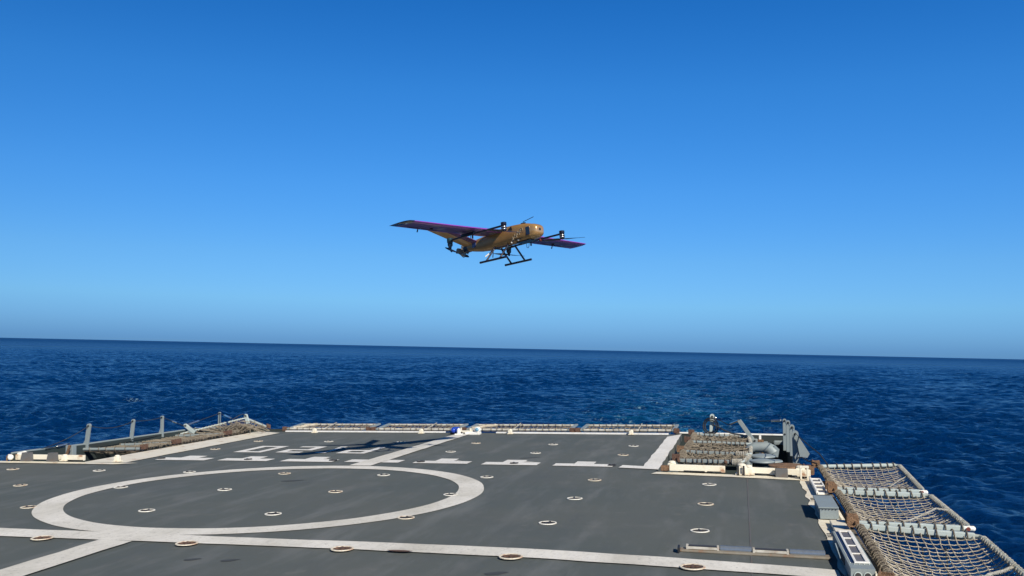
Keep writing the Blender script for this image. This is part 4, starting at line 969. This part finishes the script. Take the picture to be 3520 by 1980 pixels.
# worn white letters on the side
mb = MB(); S_ = .009
def stroke(pts):
    for a, b in zip(pts, pts[1:]): mb.beam((a[0],-.1405,a[1]), (b[0],-.1405,b[1]), .004, S_, up=(0,1,0), bev=0)
gx = [.44,.505,.57,.635]; gz = [-.185,-.145,-.110,-.080]; hh = .068
for i, g in enumerate(('A','H','M','P')):
    x, z = gx[i], gz[i]; w = .042
    if g == 'A': ps = [[(x,z),(x+w/2,z+hh),(x+w,z)], [(x+.01,z+.02),(x+w-.01,z+.02)]]
    elif g == 'H': ps = [[(x,z),(x,z+hh)], [(x+w,z),(x+w,z+hh)], [(x,z+hh/2),(x+w,z+hh/2)]]
    elif g == 'M': ps = [[(x,z),(x,z+hh),(x+w/2,z+hh/2),(x+w,z+hh),(x+w,z)]]
    else: ps = [[(x,z),(x,z+hh),(x+w,z+hh),(x+w,z+hh/2),(x,z+hh/2)]]
    for q in ps: stroke(q)
mb.build('side_lettering', plain('faded_white', (.30,.25,.18), .6), drone)
for q in ((.57,-.19),(.42,-.205)): MB().ball((q[0],-.13,q[1]), .016, 8).build('white_stud', M['white'], drone, smooth=True)
# wings
def airfoil(y, xl, xt, zc, th, n=12):
    pts = []
    for k in range(n+1): t_ = k/n; x = xl+(xt-xl)*t_; pts.append((x, y, zc+th*(1.9*math.sqrt(t_+.002)*(1-t_)+.02)))
    for k in range(n, -1, -1): t_ = k/n; x = xl+(xt-xl)*t_; pts.append((x, y, zc-th*.75*(1.9*math.sqrt(t_+.002)*(1-t_)**1.3+.02)-.002))
    return pts
for s_ in (-1, 1):
    secs = [airfoil(s_*.10, .245, -.27, .030, .045), airfoil(s_*.5, .240, -.255, .02, .043), airfoil(s_*1.2, .235, -.24, .008, .038), airfoil(s_*2.02, .230, -.225, .0, .032)]
    w = MB().loft(secs).build('wing', m_pur, drone, smooth=True)
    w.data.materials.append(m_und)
    for f in w.data.polygons:                    # darker mottled underside behind the purple leading edge
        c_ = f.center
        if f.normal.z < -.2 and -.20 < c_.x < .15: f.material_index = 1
    tip = MB().loft([airfoil(s_*2.02, .230, -.225, .0, .032), airfoil(s_*2.07, .215, -.225, .0, .028), airfoil(s_*2.10, .16, -.225, .0, .024), airfoil(s_*2.125, .06, -.225, -.002, .016), airfoil(s_*2.14, -.08, -.228, -.004, .008)]).build('wing_tip', m_tip if s_ < 0 else m_pur, w, smooth=True)
    MB().box((.06, s_*2.05, -.016), (.05,.05,.014), None, .004).build('position_light', M['chrome'], tip, smooth=True)
    MB().box((-.14, s_*1.55, -.012), (.008,.62,.006)).build('flap_gap', M['black'], w)
    mb = MB(); mb.lathe((-.04, s_*1.45, -.028), [(.025,0),(.03,.012),(.01,.02)], n=12); mb.build('servo_cover', M['black'], w)
    mb = MB(); mb.beam((-.19, s_*1.60, -.01), (-.21, s_*1.60, -.055), .012, .02, up=(0,1,0)); mb.build('flap_horn', m_drk, w)
    # boom with two lift motors
    bm_ = MB(); bm_.tube([(.74, s_*.7, -.052), (.2, s_*.7, -.056), (-.40, s_*.7, -.066)], .0165, 10); bm_.box((.0, s_*.7, -.04), (.30,.045,.045), None, .012); boom = bm_.build('boom', m_drk, drone, smooth=True)
    mb = MB(); mb.tube([(.06,s_*.7,-.07),(.05,s_*.7,-.13),(.03,s_*.7,-.155),(.0,s_*.7,-.14),(.0,s_*.7,-.08)], .005, 5); mb.box((.10,s_*.7,-.10), (.02,.02,.06)); mb.build('cable_loop', m_drk, boom)
    if s_ > 0: MB().box((.33,s_*.7,-.075), (.03,.045,.04), None, .008).build('red_light', M['rust_red'], boom)
    for (mx, z0, ang_, front) in ((.80, -.135, None, True), (-.43, -.165, None, False)):
        m_ = MB(); c = V((mx, s_*.7, z0))
        if front: m_.lathe(c, [(.030,.0),(.040,.006),(.040,.035),(.044,.04),(.044,.055),(.030,.06),(.036,.075),(.044,.09),(.046,.13),(.034,.135)], n=20)
        else: m_.lathe(c, [(.030,.0),(.040,.01),(.044,.045),(.040,.055),(.048,.065),(.050,.135),(.035,.14)], n=20)
        mo = m_.build('lift_motor', m_drk if front else m_teal, drone, smooth=True)
        for zz_ in ((.018,.050) if front else (.115,)): MB().lathe(c+V((0,0,zz_)), [(.043,0),(.046,.004),(.046,.010),(.043,.014)], n=20).build('metal_ring', M['chrome'], mo, smooth=True)
        # two-bladed propeller at rest
        if front and s_ < 0: a = rad(80)
        elif front: a = rad(42)
        else: a = rad(85) if s_ > 0 else rad(-46)
        dv = V((math.cos(a), math.sin(a), 0)); pv = V((-dv.y, dv.x, 0)); mb = MB()
        pc_ = c+V((0,0,-.006 if front else -.030))
        for e_ in (-1, 1):
            secs = []
            for r_, w_, tw in ((.02,.012,.6),(.06,.024,.55),(.14,.030,.42),(.25,.024,.32),(.34,.012,.25),(.375,.004,.2)):
                o_ = pc_+dv*e_*r_; ww = pv*e_*w_*math.cos(tw)+V((0,0,1))*w_*math.sin(tw); tt = V((0,0,.003))
                secs.append([o_-ww, o_+tt, o_+ww, o_-tt])
            mb.loft(secs)
        mb.lathe(pc_+V((0,0,-.008)), [(.012,0),(.022,.006),(.022,.016)], n=12)
        if not front: mb.lathe(pc_+V((0,0,-.0)), [(.02,-.02),(.012,.0),(.03,.03)], n=12)
        mb.build('propeller', m_drk, mo)
    # V tail
    r0, r1 = V((-.42, s_*.05, -.03)), V((-.74, s_*.03, -.07)); t0_, t1_ = V((-.70, s_*.70, .245)), V((-1.02, s_*.74, .245))
    out = (t0_-r0).normalized(); nrm = out.cross(V((1,0,0))).normalized()
    def finsec(a, b, th):
        pts = []
        for k in range(9): q = k/8; pts.append(a.lerp(b, q)+nrm*th*(1.9*math.sqrt(q+.003)*(1-q)+.03))
        for k in range(8, -1, -1): q = k/8; pts.append(a.lerp(b, q)-nrm*th*(1.9*math.sqrt(q+.003)*(1-q)+.03))
        return pts
    split = .48
    fin = MB().loft([finsec(r0, r1, .018), finsec(t0_, t1_, .012)]).build('tail_fin', m_cop, drone, smooth=True)
    mb = MB(); mb.loft([finsec(r0+V((.012,0,0)), r0.lerp(r1,split), .026), finsec(t0_+V((.012,0,0)), t0_.lerp(t1_,split), .018)]); mb.build('purple_leading_edge', m_pur2, fin, smooth=True)
# tail engine and pusher propeller
mb = MB(); mb.box((-.735,0,-.088), (.10,.11,.12), None, .01); mount = mb.build('engine_mount', m_drk, drone)
mb = MB(); c = V((-.86,0,-.105)); mb.lathe(c+V((.07,0,0)), [(.045,0),(.05,.03),(.05,.10),(.03,.14)], (-1,0,0), 16)
mb.tube([c+V((0,-.02,0)), c+V((0,-.12,-.01))], .032, 12); mb.tube([c+V((0,.02,0)), c+V((0,.12,-.01))], .032, 12)
for k in range(5): mb.lathe(c+V((0,-.05-.016*k,-.004)), [(.040,0),(.040,.006)], (0,-1,0), 14); mb.lathe(c+V((0,.05+.016*k,-.004)), [(.040,0),(.040,.006)], (0,1,0), 14)
mb.tube([c+V((.02,-.06,-.05)), c+V((.0,0,-.075)), c+V((-.02,.05,-.05))], .034, 10); mb.box(c+V((.02,0,.065)), (.07,.05,.05), None, .01)
eng = mb.build('engine', m_eng, drone, smooth=True)
mb = MB(); mb.tube([c+V((.04,.0,.05)), c+V((.06,.07,-.02)), c+V((.02,.09,-.09)), c+V((-.03,.03,-.11)), c+V((-.02,-.02,-.08))], .005, 5); mb.build('fuel_line', m_drk, eng)
pc_ = V((-.97,-.03,-.115)); a_ = rad(12); dv = V((0, math.cos(a_)*-1, math.sin(a_))); mb = MB()
for e_ in (-1, 1):
    secs = []
    for r_, w_ in ((.02,.012),(.08,.020),(.16,.025),(.22,.022),(.27,.014),(.285,.006)):
        o_ = pc_+dv*e_*r_; ww = V((.4,0,0))*w_*e_ + V((1,0,0)).cross(dv)*w_; tt = V((.003,0,0)); secs.append([o_-ww, o_+tt, o_+ww, o_-tt])
    mb.loft(secs)
mb.lathe(pc_+V((.06,0,0)), [(.02,0),(.024,.07),(.01,.09)], (-1,0,0), 12)
mb.build('propeller', m_drk, eng)
# landing gear: two skids on splayed legs
for s_ in (-1, 1):
    y_ = s_*.30; sk = MB().tube([(-.15,y_,-.452),(.42,y_,-.452)], .018, 10)
    for x in (-.15,.42): sk.lathe((x,y_,-.452), [(.019,-.012),(.019,.012)], (1,0,0), 10)
    g = sk.build('landing_skid', m_drk, drone, smooth=True)
    for x in (-.02, .29):
        MB().tube([(x+.0, s_*.085, -.20), (x, s_*.10, -.235), (x, y_, -.448)], .0155, 8).build('leg', m_drk, g, smooth=True)
mb = MB(); mb.tube([(-.02,-.10,-.225),(.29,-.10,-.225)], .010, 6); mb.tube([(-.02,.10,-.225),(.29,.10,-.225)], .010, 6); mb.tube([(-.02,-.10,-.225),(-.02,.10,-.225)], .010, 6); mb.tube([(.29,-.10,-.225),(.29,.10,-.225)], .010, 6); mb.build('gear_frame', m_drk, drone)
mb = MB(); mb.tube([(-.05,-.08,-.215),(-.10,-.14,-.30)], .006, 6); mb.tube([(-.05,-.08,-.215),(.0,-.16,-.38)], .008, 6); mb.build('belly_rod', m_drk, drone)
mb = MB(); mb.tube([(-.10,-.14,-.30),(-.15,-.18,-.345)], .012, 8); mb.build('white_plug', M['white'], drone, smooth=True)

# ------------------------------------------------------------------ lean the whole ship (and what stands on or hovers by it) with the roll of the sea
for o in list(C.objects):
    if o.parent is None and o.name not in ('camera', 'sun') and not o.get('sea_level'):
        o.matrix_world = HEEL @ (o.matrix_world if o.name == 'drone' else Matrix.Translation(o.location))
s = bpy.data.objects.get('sea')
if s and 'sea_level' in s: del s['sea_level']
